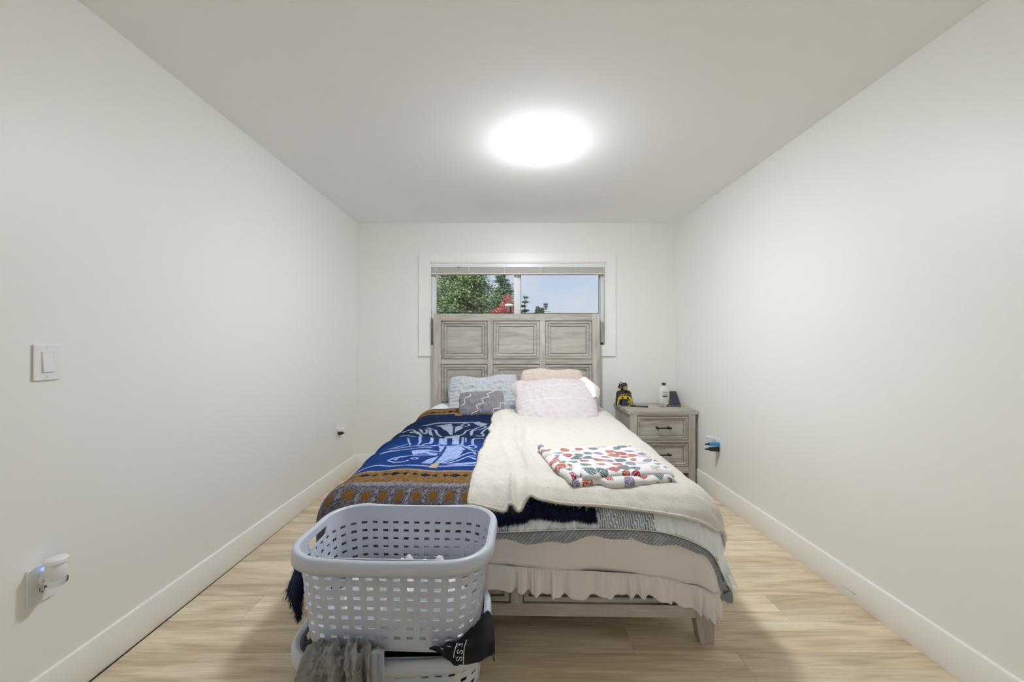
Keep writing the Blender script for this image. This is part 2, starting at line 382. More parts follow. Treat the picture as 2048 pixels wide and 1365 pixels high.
# ------------------------------------------------------------------ bed
BLOC = (0.031, 1.6226, 0.0); BROT = -math.atan(.0395/2.2)
bed = thing('bed', 'weathered grey wooden panel bed frame standing against the window wall', 'bed', BLOC, BROT)
panel_prof = [(0, .0), (.0005, .016), (.0060, .016), (.0065, .002), (.026, .002), (.0263, .018), (.0318, .018), (.0323, .008), (.048, .012), (.052, .012), (.0523, .026), (.0575, .026), (.0580, .022), (.2, .022)]
def panel(w, h, scale=1.0):
    pr = [(a*scale, d) for a, d in panel_prof if a*scale < min(w, h)/2-.004]
    return MB().rings(-w/2, w/2, -h/2, h/2, pr)
BW = .806
hy = 2.205       # front face of headboard, local
hb = obj('headboard', MB().box(-BW+.004, BW-.004, hy+.028, hy+.05, .25, 1.52), M['gz'], bed)
def hbox(name, x0, x1, z0, z1, m, y0=hy, y1=hy+.045, par=None):
    cx, cz = (x0+x1)/2, (z0+z1)/2
    o = obj(name, MB().box(x0-cx, x1-cx, y0-hy, y1-hy, z0-cz, z1-cz), m, par or hb, bevel=.0018); o.location = (cx, hy, cz); return o
hbox('stile', -BW, -BW+.073, 0, 1.526, M['gz'], hy-.004, hy+.06); hbox('stile', BW-.073, BW, 0, 1.526, M['gz'], hy-.004, hy+.06)
hbox('rail', -BW+.073, BW-.073, 1.458, 1.526, M['gx'], hy-.004, hy+.06)
xs = [-BW+.073]; pw = (2*BW-.146-2*.053)/3
for i in range(3): xs += [xs[-1]+pw, xs[-1]+pw+.053]
rows = [(1.085, 1.458), (.664, 1.037)]
for i in range(2): hbox('stile', xs[1+2*i], xs[2+2*i], .45, 1.458, M['gz'])
for i in range(3):
    for z0, z1 in rows:
        o = obj('panel', panel(pw, z1-z0), M['gx'], hb); o.location = ((xs[2*i]+xs[2*i+1])/2, hy+.002, (z0+z1)/2)
    hbox('rail', xs[2*i], xs[2*i+1], 1.037, 1.085, M['gx'], hy+.0005); hbox('rail', xs[2*i], xs[2*i+1], .30, .664, M['gx'], hy+.0005)
fb = obj('footboard', MB().box(-BW+.08, BW-.08, .030, .045, .12, .40), M['gx'], bed)
def fbox(name, x0, x1, z0, z1, m, y0=0, y1=.045):
    return hbox(name, x0, x1, z0, z1, m, y0+hy, y1+hy, fb), None
for nm, x0, x1, z0, z1, m in [('rail', -BW+.076, BW-.076, .107, .158, 'gx'), ('rail', -BW+.076, BW-.076, .37, .42, 'gx'), ('stile', -.024, .024, .158, .37, 'gz')]:
    o, _ = fbox(nm, x0, x1, z0, z1, M[m]); o.location.y = 0
for s in (-1, 1):
    o = obj('panel', panel(BW-.076-.024, .212), M['gx'], fb); o.location = (s*(BW-.076+.024)/2, .003, .264)
    x0, x1 = (BW-.076, BW) if s > 0 else (-BW, -BW+.076)
    m_ = MB(); m_.box(x0, x1, 0, .055, .107, .42)
    t = .020
    a, b_ = (x0+t, x1) if s > 0 else (x0, x1-t)
    m_.hexa([(a, 0, 0), (b_, 0, 0), (b_, .055, 0), (a, .055, 0), (x0, 0, .107), (x1, 0, .107), (x1, .055, .107), (x0, .055, .107)])
    obj('leg', m_, M['gz'], fb, bevel=.0015)
    obj('side_rail', MB().box(s*.775-.012, s*.775+.012, .055, hy, .16, .36), M['gy'], bed, bevel=.002)
for i in range(10):
    obj('slat', MB().box(-.76, .76, .18+i*.21, .25+i*.21, .22, .24), M['gx'], bed)
for x in (-.35, .35): obj('support_leg', MB().box(x-.02, x+.02, 1.1, 1.14, 0, .22), M['black_metal'], bed)

# drape of cloth over the mattress: (s, t, off) -> bed-local point
A0, T0, R0, HT = .69, .125, .14, .575
def hump(t): return HT+.035*np.clip((t-.3)/1.7, 0, 1)
def drape(s, t, off=0.0):
    s = np.asarray(s, float); t = np.asarray(t, float)
    es = np.maximum(0, np.abs(s)-A0); et = np.maximum(0, T0-t); e = np.hypot(es, et)+1e-9
    th = np.minimum(e/R0, PI/2); R = R0+off
    out = R*np.sin(th); dn = R*(1-np.cos(th))+np.maximum(0, e-R0*PI/2)
    return np.stack([np.clip(s, -A0, A0)+np.sign(s)*es/e*out, np.maximum(t, T0)-et/e*out, hump(t)+off-dn], -1)
cB, sB = math.cos(BROT), math.sin(BROT)
def b2w(p): return np.stack([BLOC[0]+cB*p[..., 0]-sB*p[..., 1], BLOC[1]+sB*p[..., 0]+cB*p[..., 1], p[..., 2]], -1)
def w2b(p):
    p = np.asarray(p, float); d = p-np.array(BLOC); return np.stack([cB*d[..., 0]+sB*d[..., 1], -sB*d[..., 0]+cB*d[..., 1], p[..., 2]], -1)
def proj(w): return np.stack([CX+FPX*w[..., 0]/w[..., 1], CY-FPX*(w[..., 2]-CAMZ)/w[..., 1]], -1)
def st_of(px, py, off=0.0):
    px = np.atleast_1d(np.asarray(px, float)); py = np.atleast_1d(np.asarray(py, float))
    Y = (CAMZ-.6-off)*FPX/np.maximum(py-CY, 60); Y = np.clip(Y, 1.62, 3.8); q = w2b(np.stack([(px-CX)*Y/FPX, Y, 0*Y], -1))
    s, t = q[..., 0].copy(), q[..., 1].copy(); s = np.clip(s, -.85, .85); tgt = np.stack([px, py], -1)
    for _ in range(60):
        f0 = proj(b2w(drape(s, t, off)))-tgt; h = 1e-4
        js = (proj(b2w(drape(s+h, t, off)))-tgt-f0)/h; jt = (proj(b2w(drape(s, t+h, off)))-tgt-f0)/h
        det = js[..., 0]*jt[..., 1]-js[..., 1]*jt[..., 0]; det = np.where(np.abs(det) < 2e3, 2e3*np.sign(det+1e-9), det)
        ds = -(f0[..., 0]*jt[..., 1]-f0[..., 1]*jt[..., 0])/det; dt = -(js[..., 0]*f0[..., 1]-js[..., 1]*f0[..., 0])/det
        s = s+np.clip(ds, -.05, .05); t = t+np.clip(dt, -.05, .05)
    return np.stack([s, t], -1)
def pl(pts, off): p = np.array(pts, float); return st_of(p[:, 0], p[:, 1], off)
def resample(p, n, smooth=True):
    p = np.asarray(p, float); d = np.r_[0, np.cumsum(np.linalg.norm(np.diff(p, axis=0), axis=1))]; u = np.linspace(0, d[-1], n)
    return np.stack([np.interp(u, d, p[:, k]) for k in range(p.shape[1])], -1)
def smoothline(p, k=2):
    p = np.asarray(p, float)
    for _ in range(k):
        q = [p[0]]
        for a, b in zip(p[:-1], p[1:]): q += [a*.75+b*.25, a*.25+b*.75]
        p = np.array(q+[p[-1]])
    return p
def coons(L, R, T, B, nv, nu):
    """L,R run head->foot (v); T,B run left->right (u). returns (nv,nu,2)"""
    L, R = resample(L, nv), resample(R, nv); T, B = resample(T, nu), resample(B, nu)
    u = np.linspace(0, 1, nu)[None, :, None]; v = np.linspace(0, 1, nv)[:, None, None]
    return (1-u)*L[:, None]+u*R[:, None]+(1-v)*T[None]+v*B[None]-((1-u)*(1-v)*T[0]+u*(1-v)*T[-1]+(1-u)*v*B[0]+u*v*B[-1])
def place(o): o.location = BLOC; o.rotation_euler = (0, 0, BROT); return o
def flare(S, Tt): return .05*np.clip((S-.60)/.25, 0, 1)*np.clip((.25-Tt)/.4, 0, 1)*np.clip((np.hypot(np.maximum(S-A0, 0), np.maximum(T0-Tt, 0))-.12)/.3, 0, 1)
def inpoly(x, y, poly):
    ins = np.zeros(x.shape, bool); n = len(poly)
    for i in range(n):
        x1, y1 = poly[i]; x2, y2 = poly[(i+1) % n]
        if y1 == y2: continue
        c = ((y1 > y) != (y2 > y)) & (x < (x2-x1)*(y-y1)/(y2-y1)+x1); ins ^= c
    return ins
def dseg(x, y, p):
    d = np.full(x.shape, 9.0)
    for (x1, y1), (x2, y2) in zip(p[:-1], p[1:]):
        L2 = (x2-x1)**2+(y2-y1)**2+1e-12; u = np.clip(((x-x1)*(x2-x1)+(y-y1)*(y2-y1))/L2, 0, 1)
        d = np.minimum(d, np.hypot(x-x1-u*(x2-x1), y-y1-u*(y2-y1)))
    return d

# mattress
o = obj('mattress', MB().box(-.755, .755, .075, 2.17, .245, .535), M['mattress'], bevel=.04); place(o)
tag(o, 'thick white mattress lying on the grey bed frame under the covers', 'mattress')

# mauve ruffled comforter hanging over the foot of the bed
SEAM = pl([(965, 1127), (1030, 1134), (1100, 1140), (1180, 1143), (1250, 1147), (1310, 1153), (1370, 1166), (1405, 1176)], .012)
def seam_t(s): return np.interp(s, SEAM[:, 0], SEAM[:, 1])
S_END = SEAM[-1, 0]
cf_nu, cf_nv = 220, 90
u = np.linspace(-.78, 1.0, cf_nu)
tl = np.where(u < S_END, seam_t(u), SEAM[-1, 1]+(u-S_END)*.55)
v = np.linspace(0, 1, cf_nv)[:, None]; S = np.broadcast_to(u[None], (cf_nv, cf_nu)); Tt = 1.3*(1-v)+tl[None]*v
off = .012+.007*wn(S*1.0, Tt*2.0, 3, .5)+.0035*wn(S*2.2, Tt, 5, .22)
off = np.maximum(off, .002)+flare(S, Tt)*.9
comf = gridobj('comforter', drape(S, Tt, off), M['pink'], solid=.006); place(comf)
tag(comf, 'mauve cotton comforter with a gathered ruffle hanging over the foot of the bed', 'comforter')
nu, nv = 520, 26
u = np.linspace(-.78, .98, nu); tl = np.where(u < S_END, seam_t(u), SEAM[-1, 1]+(u-S_END)*.55)
v = np.linspace(0, 1, nv)[:, None]
ph = np.cumsum(1+.55*np.sin(u*17)+.4*np.sin(u*41+1))*(u[1]-u[0])
wave = np.sin(ph*2*PI/.088+.9*np.sin(u*23)); wave = wave*.8+.35*np.sin(ph*2*PI/.041+2*np.sin(u*11))
S = np.broadcast_to(u[None], (nv, nu))+v*.006*np.cos(ph*2*PI/.095)[None]
ln = .092+.006*wave+.008*np.sin(u*9)
Tt = tl[None]-v*ln[None]
off = .014+flare(S, Tt)*1.0+v**.8*(.012+.012*wave[None])+.0022*np.sin(ph*2*PI/.018)[None]*np.exp(-v*5)
ruf = gridobj('ruffle', drape(S, Tt, off), M['pink'], comf, solid=.0025)
sm = MB(); pts = drape(u, tl, .0155+flare(u, tl)*.95)
sm.tube(pts[::4].tolist(), .0022, 6); obj('seam', sm, M['pink'], comf, True, 0)

# pale patchwork quilt over the whole bed
QH = pl([(940, 1068), (990, 1064), (1100, 1060), (1200, 1057), (1300, 1060), (1350, 1069), (1390, 1085), (1415, 1104)], .026)
qs = QH[-1, 0]
QB = np.vstack([[[-1.05, QH[0, 1]-.02]], [[-.6, QH[0, 1]]], QH, [[qs+.06, QH[-1, 1]-.03], [qs+.14, QH[-1, 1]-.055], [1.08, -.115]]])
QL = [(-1.05, 2.17), (-1.05, QB[0, 1])]; QR = [(1.08, 2.17), tuple(QB[-1])]
G = coons(np.array(QL), np.array(QR), np.array([(-1.05, 2.17), (1.08, 2.17)]), QB, 520, 460)
S, Tt = G[..., 0], G[..., 1]
pk = wn(S*2.2, Tt*.8, 21, .11)*.5+.5
foot = np.clip((.45-Tt)/.3, 0, 1)
off = .024+.010*foot*pk*np.clip(1-np.abs(S)*.2, 0, 1)+.008*wn(S, Tt, 22, .35)+.012*np.abs(wn(S*3, Tt*.7+S*.8, 25, .16))*foot
off += .03*np.clip((Tt-1.7)/.3, 0, 1)*np.exp(-((S+.55)/.25)**2)
off = np.maximum(off, .018); lim = .034+.024*np.clip((.10-Tt)/.08, 0, 1)*np.clip((S-.12)/.06, 0, 1)+.02*np.clip((-Tt-.02)/.1, 0, 1)+.03*np.clip((Tt-1.8)/.2, 0, 1); off = np.minimum(off, lim)
fl_ = .05*np.clip((S-.60)/.25, 0, 1)*np.clip((.25-Tt)/.4, 0, 1)*np.clip((np.hypot(np.maximum(S-A0, 0), np.maximum(T0-Tt, 0))-.12)/.3, 0, 1); off = off+fl_
white = np.array(srgb(240, 245, 252)); ink = np.array(srgb(96, 106, 122)); pale = np.array(srgb(206, 213, 224))
C = np.ones(S.shape+(3,))*white
def band(px0, px1): a = st_of([px0, px1], [1030, 1030], .026)[:, 0]; return a[0], a[1]
b0, b1 = band(1196, 1306); l1 = band(700, 1020)[1]
stripe = (np.sin((S+.18*Tt)*2*PI/.0105+2.2*wn(S*2, Tt*2, 33, .25)) > .05)
patch = ((S > b0) & (S < b1)) | (S < l1) & (S > l1-.28)
patch &= (Tt < .75)
C[patch & stripe] = ink
quilt = gridobj('quilt', drape(S, Tt, off), M['quilt'], solid=.006, colors=C); place(quilt)
tag(quilt, 'pale blue-white patchwork quilt with striped patches, spread over the bed under the blankets', 'quilt')
# folded-under striped border of the quilt and its dark piping
hem = resample(smoothline(QB, 1), 420); nv = 12
hs, ht = hem[:, 0], hem[:, 1]; v = np.linspace(0, 1, nv)[:, None]
wd_ = .040+.010*np.sin(hs*14)+.006*np.sin(hs*37)
S = np.broadcast_to(hs[None], (nv, len(hs))); Tt = ht[None]-v*wd_[None]
# sideways corner: let the border turn with the hem
off = .027-.009*v+.004*wn(S*2, v*3, 41, .2)
C = np.ones(S.shape+(3,))*np.array(srgb(128, 134, 144)); st2 = np.sin((S+.5*Tt)*2*PI/.0075) > 0.2; C[st2] = np.array(srgb(176, 182, 192))
obj_b = gridobj('striped_border', drape(S, Tt, off+flare(S, Tt)), M['quilt'], quilt, solid=.002, colors=C); tag(obj_b, 'grey striped border under the quilt hem')
mbp = MB(); mbp.tube(drape(hs, ht-.001, .034+flare(hs, ht))[::3].tolist(), .0024, 6); obj('piping', mbp, M['white_cloth'], quilt, True, 0)
mbp = MB(); mbp.tube(drape(hs, ht-.0045, .032+flare(hs, ht))[::3].tolist(), .0012, 6); obj('piping_seam', mbp, M['slate'], quilt, True, 0)
# care tag and trailing corner
tg = [w2b(P(1455, 1152, 1.56)), w2b(P(1464, 1148, 1.58)), w2b(P(1476, 1177, 1.56)), w2b(P(1461, 1165, 1.55))]
obj('care_tag', MB().add(tg, [(0, 1, 2, 3)]), M['white_cloth'], quilt, solid=.001)
cq = np.array([[w2b(P(1436, 1192, 1.555)), w2b(P(1452, 1186, 1.565)), w2b(P(1463, 1176, 1.60))],
               [w2b(P(1445, 1202, 1.553)), w2b(P(1455, 1198, 1.56)), w2b(P(1464, 1192, 1.59))],
               [w2b(P(1456, 1208, 1.555)), w2b(P(1461, 1207, 1.56)), w2b(P(1466, 1208, 1.575))]])
obj('trailing_corner', MB().grid(cq), mat('quilt_grey_back', (120, 128, 134), .9, bump=.5, bscale=120), quilt, True, 0, solid=.006, subsurf=2)

# fur helper: thin tapering tufts, all one part
def fur(name, pts, nrm, ln, w, m, parent, sag=.4, seed=1):
    r = np.random.RandomState(seed); pts = np.asarray(pts); nrm = np.asarray(nrm); n = len(pts)
    d = nrm+r.normal(0, .45, pts.shape); d[:, 2] -= sag; d /= np.linalg.norm(d, axis=1)[:, None]
    L = ln*r.uniform(.5, 1.2, n)[:, None]; side = np.cross(d, r.normal(0, 1, pts.shape)); side /= np.linalg.norm(side, axis=1)[:, None]+1e-9
    a = pts-side*w; b = pts+side*w; c = pts+d*L*.6+side*w*.4; e = pts+d*L+np.array([0, 0, -.12])*L
    V = np.stack([a, b, c, e], 1).reshape(-1, 3); me = bpy.data.meshes.new(name)
    F = [(4*i, 4*i+1, 4*i+2) for i in range(n)]+[(4*i, 4*i+2, 4*i+3) for i in range(n)]
    me.from_pydata(V.tolist(), [], F); o = link(name, me, m, parent); o['kind'] = 'stuff'; return o
def normals(G):
    du = np.gradient(G, axis=1); dv = np.gradient(G, axis=0); n = np.cross(dv, du); n /= np.linalg.norm(n, axis=2)[..., None]+1e-12; return n

# navy plush blanket showing below the cream one
NBp = pl([(985, 1046), (1010, 1045), (1030, 1043), (1052, 1040), (1057, 1033), (1080, 1032), (1110, 1036), (1130, 1038), (1150, 1034), (1175, 1040), (1193, 1040)], .040)
NB = np.vstack([[[-.105, NBp[0, 1]-.005]], NBp[1:]])
nr = NBp[-1, 0]
G2 = coons(np.array([(-.105, .30), tuple(NB[0])]), np.array([(nr, .30), tuple(NBp[-1])]), np.array([(-.105, .30), (nr, .30)]), NB, 110, 260)
S, Tt = G2[..., 0], G2[..., 1]
D = drape(S, Tt, .041+.004*wn(S, Tt, 51, .15)+.0015*wn(S, Tt, 52, .02))
navy = gridobj('plush_blanket', D, M['navy'], solid=.008); place(navy)
tag(navy, 'navy blue plush blanket peeking out below the cream blanket at the foot', 'blanket')
nn = normals(D); flip = np.sign(nn[..., 2:3].mean()); nn = nn*flip
mask = (Tt < .065) & ~((S < .05) & (Tt > -.015)); ii = np.argwhere(mask); ii = ii[RS.randint(0, len(ii), 5200)]
fp = D[ii[:, 0], ii[:, 1]]+RS.normal(0, .003, (len(ii), 3)); fn = nn[ii[:, 0], ii[:, 1]]
e0 = resample(D[-1], 2600)+RS.normal(0, .002, (2600, 3)); en = np.tile([0, -.5, -.6], (2600, 1))
fur('pile', np.vstack([fp, e0]), np.vstack([fn, en]), .018, .0011, M['navy'], navy, .5, 3)

# hanging tail of the plush blanket at the left foot corner
def bez(ctrl, n, m):
    """ctrl (a,b,3) -> (n,m,3) Catmull-Rom surface"""
    ctrl = np.asarray(ctrl, float)
    def cr1(C, n):
        C = np.concatenate([[2*C[0]-C[1]], C, [2*C[-1]-C[-2]]]); k = len(C)-3; u = np.linspace(0, k, n); i = np.minimum(u.astype(int), k-1); f = (u-i).reshape((-1,)+(1,)*(C.ndim-1))
        p0, p1, p2, p3 = C[i], C[i+1], C[i+2], C[i+3]
        return .5*((2*p1)+(-p0+p2)*f+(2*p0-5*p1+4*p2-p3)*f*f+(-p0+3*p1-3*p2+p3)*f**3)
    return np.swapaxes(cr1(np.swapaxes(cr1(ctrl, n), 0, 1), m), 0, 1)
tl_c = [[w2b(P(596, 1100, 1.66)), w2b(P(606, 1100, 1.60)), w2b(P(620, 1100, 1.60))],
        [w2b(P(588, 1142, 1.64)), w2b(P(600, 1145, 1.585)), w2b(P(616, 1145, 1.60))],
        [w2b(P(574, 1182, 1.63)), w2b(P(592, 1182, 1.575)), w2b(P(609, 1182, 1.60))],
        [w2b(P(583, 1205, 1.62)), w2b(P(594, 1208, 1.58)), w2b(P(604, 1205, 1.60))],
        [w2b(P(595, 1222, 1.61)), w2b(P(598, 1224, 1.59)), w2b(P(601, 1222, 1.60))],
        [w2b(P(598, 1234, 1.61)), w2b(P(599, 1235, 1.605)), w2b(P(600, 1234, 1.61))]]
TG = bez(tl_c, 40, 16); gridobj('hanging_corner', TG, M['navy'], navy, solid=.006)
tp = TG.reshape(-1, 3)[RS.randint(0, 640, 1500)]+RS.normal(0, .004, (1500, 3))
fur('corner_pile', tp, np.tile([-.3, -.3, -.8], (1500, 1)), .024, .0012, M['navy'], navy, .8, 4)

# blue patterned wool blanket on the left half
WL, WT, WBt = -1.13, 1.84, -.30
nv, nu = 620, 330
gu = np.linspace(0, 1, nu)[None]; gv = np.linspace(0, 1, nv)[:, None]
top_t = WT+.05*np.sin(gu*5.2+.4)-.06*gu; wr = -.02+.12*np.clip((gv*2.14-1.2)/-.6, 0, 1)-.12*np.clip((gv-.70)/.12, 0, 1); S = WL+(wr-WL)*gu+0*gv; Tt = top_t*(1-gv)+(WBt+.22*np.clip((gu-.55)/.2, 0, 1))*gv
off = .047+.006*wn(S, Tt, 61, .4)*np.clip((-S-.22)/.2, 0, 1)
for tc_, sc_, amp, w in [(.80, -.75, .022, .035), (1.02, -.72, .018, .04), (1.30, -.70, .014, .05), (.58, -.8, .010, .04)]:
    off += amp*np.exp(-((Tt-tc_-.10*(S+.6))/w)**2)*np.exp(-((S-sc_)/.30)**2)
off += .018*np.exp(-((Tt-WT+.05)/.06)**2)
D = drape(S, Tt, np.maximum(off, .042))
r = RS.uniform(0, 1, S.shape)
navyc, bluec = np.array(srgb(20, 33, 64)), np.array(srgb(24, 54, 112))
lt1, lt2 = np.array(srgb(146, 158, 176)), np.array(srgb(152, 170, 214))
k = np.clip((.86-Tt)/.12, 0, 1)[..., None]
C = navyc*(1-k)+bluec*k; C = C*(1+.10*(r[..., None]-.5)); LT = (lt1*(1-k)+lt2*k)
X4 = lambda q: (q[0]/6.606+690, q[1]/6.606+800)
def q4(flat): a = [X4((flat[i], flat[i+1])) for i in range(0, len(flat), 2)]; return pl(a, .042)
light = np.zeros(S.shape, bool)
polys = [[1250,520,1350,520,1345,600,1240,600],[1420,520,1510,520,1505,600,1415,600],[1545,520,1572,520,1565,600,1535,600],[1588,525,1608,525,1602,575,1590,575],
 [1130,520,1175,520,1170,570,1150,600,1100,605,1130,570],[970,530,1005,530,1012,580,980,620,950,622,975,590],[815,555,850,560,870,600,868,622,850,622,845,595],
 [1320,485,1515,485,1515,520,1320,520],[1255,365,1430,355,1425,470,1400,470],[1455,365,1530,350,1560,375,1450,450],[1100,430,1140,440,1170,490,1110,470],
 [1760,300,1880,340,1800,360,1700,325],[1190,360,1400,335,1420,350,1250,368],[880,700,1100,680,1250,690,1200,740,1050,720,900,740],
 [1240,620,1300,610,1500,610,1560,690,1500,770,1400,800,1270,850,1000,859,1100,790,1250,740],[1660,440,1700,420,1690,470,1655,495],[1340,868,1600,845,1740,835,1740,858,1500,878],
 [640,790,700,765,690,790,660,805]]
strokes = [([1520,490,1570,470,1600,430,1650,415],.007),([1670,490,1660,440,1720,390,1830,350,1870,370,1800,400,1720,420],.007),([1740,490,1830,495,1830,460,1790,460,1860,400,1900,370],.007),
 ([1830,525,1700,530,1680,560,1690,600],.008),([1090,380,1170,410,1220,460,1270,490],.008),([920,410,980,395,1030,410,1095,455,1040,470,980,430,1050,420],.007),
 ([880,460,970,455,1000,480,1000,510],.008),([730,500,800,490,900,500,1000,520],.005),([780,470,900,440,960,470],.005),([1040,350,1200,330,1420,325,1600,320,1750,310,1880,330],.009),
 ([1540,345,1580,325,1640,330,1640,355,1580,360,1540,345],.006),([550,690,700,650,900,630,1100,640,1240,610],.007),([480,740,650,700,850,680,1000,660,1150,650],.006),
 ([570,805,640,770,740,755],.007),([570,805,650,830,770,830,830,810],.007),([870,785,920,770,970,785,920,800,870,785],.006),([700,770,720,760,850,748,1000,742,1150,735],.006),
 ([1300,850,1450,800,1600,720,1700,700,1720,730],.007),([1350,855,1500,820,1650,750,1720,760],.006),([1530,600,1600,640,1700,690,1740,690],.007),
 ([1610,630,1680,605,1750,630,1700,658,1610,630],.006),([1500,610,1570,670],.009),([600,660,750,620,820,600],.005),([1000,640,1060,605,1130,600],.006),([1650,770,1730,800],.007)]
for p in polys: q = q4(p); light |= inpoly(S, Tt, q)
for p, w in strokes: q = smoothline(q4(p), 2); light |= dseg(S, Tt, q) < w
q = smoothline(pl([(700, 931), (742, 932), (800, 935), (880, 935), (930, 934), (985, 931)], .042), 1); light |= dseg(S, Tt, q) < .008
for p, w in [([1330,620,1290,700,1200,810,1150,859],.007),([1440,355,1435,470],.007),([1120,700,1200,705,1250,700],.008),([1230,650,1160,640],.012)]:
    q = smoothline(q4(p), 1); light &= ~(dseg(S, Tt, q) < w)
spk = r > .13
m_ = light & spk; C[m_] = LT[m_]
# woven end borders
ax = -.42
def motif(tc0, sgn):
    tt = (Tt-tc0)*sgn; x = S-ax
    mus = np.array(srgb(122, 88, 44)); mus2 = np.array(srgb(150, 128, 100)); dark = np.array(srgb(24, 28, 44)); grey = np.array(srgb(128, 126, 138)); rust = np.array(srgb(112, 72, 34))
    rr = r[..., None]; rb = (tt > -.085) & (tt < .072); C[rb] = np.where(rr > .82, mus2, np.where(rr < .22, mus*.45, mus))[rb]
    edge = (tt > .052) & (tt < .072); C[edge] = mus2
    xm = (x+.0695) % .139-.0695; a = np.abs(tt)
    dk = (a+np.abs(xm)*.9 < .026) | ((np.abs(xm) > .026) & (np.abs(xm) < .056) & (a < (np.abs(xm)-.026)*.72))
    C[dk & rb] = dark
    wl = (tt <= -.085) & (tt > -.105); C[wl] = (grey*1.15*(rr > .3)+mus*.6*(rr <= .3))[wl]
    lo = tt <= -.105; xm2 = (x+.035) % .07-.035; a2 = np.abs(tt+.145)
    base = np.where(r[..., None] > .5, grey*.75, np.array(srgb(70, 62, 60))); C[lo] = base[lo]
    di = lo & (a2+np.abs(xm2)*1.1 < .024); C[di] = np.where(r[..., None] > .4, mus*.9, rust)[di]
    tr = lo & (np.abs(xm2) > .028) & (a2 < .028); C[tr] = np.where(r[..., None] > .3, grey*1.1, dark)[tr]
    hl = (np.abs(tt+.208) < .006) & lo; C[hl] = grey
motif(.187, 1); motif(1.705, -1)
g = (np.abs(S-ax-.012) < .012+.5*np.abs(((Tt-.345) % .04)-.02)) & (np.abs(Tt-.335) < .036); C[g] = np.array(srgb(176, 152, 128))
g = (np.abs(S-ax+.05) < .03) & (np.abs(Tt-1.60) < .025); C[g] = np.array(srgb(150, 120, 84))
wool = gridobj('wool_blanket', D, M['wool'], solid=.006, colors=C); place(wool)
tag(wool, 'blue wool blanket with pale curving bird figure and mustard zigzag borders, on the left half', 'blanket')
fz = resample(D[:, 0], 1200)[:1200]
fur('edge_fuzz', fz+RS.normal(0, .001, fz.shape), np.tile([-.6, 0, -.6], (len(fz), 1)), .009, .0006, M['navy_cloth'], wool, .5, 9)

# cream fleece blanket on the right half
co = .062
CL = np.vstack([[[-.155, 1.80]], pl([(992, 826), (984, 838), (986, 848), (978, 856), (983, 862), (972, 880), (968, 893), (959, 905), (955, 930), (948, 945), (942, 972), (938, 990), (937, 1005)], co)])
CB = pl([(937, 1005), (958, 1008), (985, 1015), (1008, 1021), (1013, 1017), (1014, 1009), (1020, 1007), (1028, 1011), (1034, 1020), (1040, 1020), (1046, 1010), (1052, 999), (1062, 992),
         (1080, 997), (1111, 1003), (1150, 1007), (1190, 1009), (1250, 1014), (1303, 1021), (1350, 1029), (1385, 1037), (1412, 1047)], co)
e = CB[-1]; CB = np.vstack([CB, [[e[0]+.045, e[1]-.004], [e[0]+.09, e[1]+.02], [1.0, e[1]+.10]]])
CR = np.array([(1.0, 1.98), (1.0, CB[-1, 1])]); CT = np.array([(-.155, 1.80), (.1, 1.86), (.4, 1.95), (1.0, 1.98)])
G = coons(CL, CR, CT, CB, 420, 330); S, Tt = G[..., 0], G[..., 1]
off = co-.004+.004*wn(S, Tt, 71, .3)+.0006*wn(S, Tt, 72, .018)+.0018*wn(S, Tt, 73, .06)
# length-wise creases on the left part
for s0, s1, amp, w in [(-.03, .06, .013, .016), (.01, .085, .010, .010), (-.12, -.02, .009, .018), (.05, .04, .007, .012)]:
    c_ = s0+(s1-s0)*np.clip((1.5-Tt)/1.4, 0, 1)+.012*np.sin(Tt*7); off += amp*np.exp(-((S-c_)/w)**2)*np.clip((1.55-Tt)*2, 0, 1)*np.clip(Tt*3, 0.1, 1)
lump = st_of(1002, 838, .06)[0]; off += .045*np.exp(-(((S-lump[0]-.02)/.07)**2+((Tt-lump[1]-.10)/.16)**2)); lump2 = st_of(988, 855, .05)[0]
off += .028*np.exp(-(((S-lump2[0]-.02)/.03)**2+((Tt-lump2[1])/.05)**2))
off += .014*np.exp(-(((S-.12)/.22)**2+((Tt-.33)/.10)**2))
gv = np.linspace(0, 1, 420)[:, None]; gu = np.linspace(0, 1, 330)[None]
bc = st_of(1022, 1008, co)[0, 0]; off += .020*np.exp(-((S-bc-.005)/.013)**2)*np.clip((.20-Tt)*8, 0, 1)
bc2 = st_of(1058, 1008, co)[0, 0]; off += .014*np.exp(-((S-bc2)/.02)**2)*np.clip((.20-Tt)*8, 0, 1)
D = drape(S, Tt, off)
cream = gridobj('fleece_blanket', D, M['cream'], solid=.010); place(cream)
tag(cream, 'cream fleece blanket with a fuzzy edge spread over the right half of the bed', 'blanket')
mbp = MB(); ed = np.vstack([D[:, 0], D[-1, 1:]]); ed = resample(ed, 420); ed[:, 2] -= .003
mbp.tube(ed.tolist(), .0072, 8); obj('rolled_edge', mbp, M['cream'], cream, True, 0)
e2 = resample(ed, 9000)+RS.normal(0, .0045, (9000, 3)); fur('edge_fleece', e2, np.tile([-.1, -.6, .1], (9000, 1)), .009, .0007, M['cream'], cream, .3, 12)

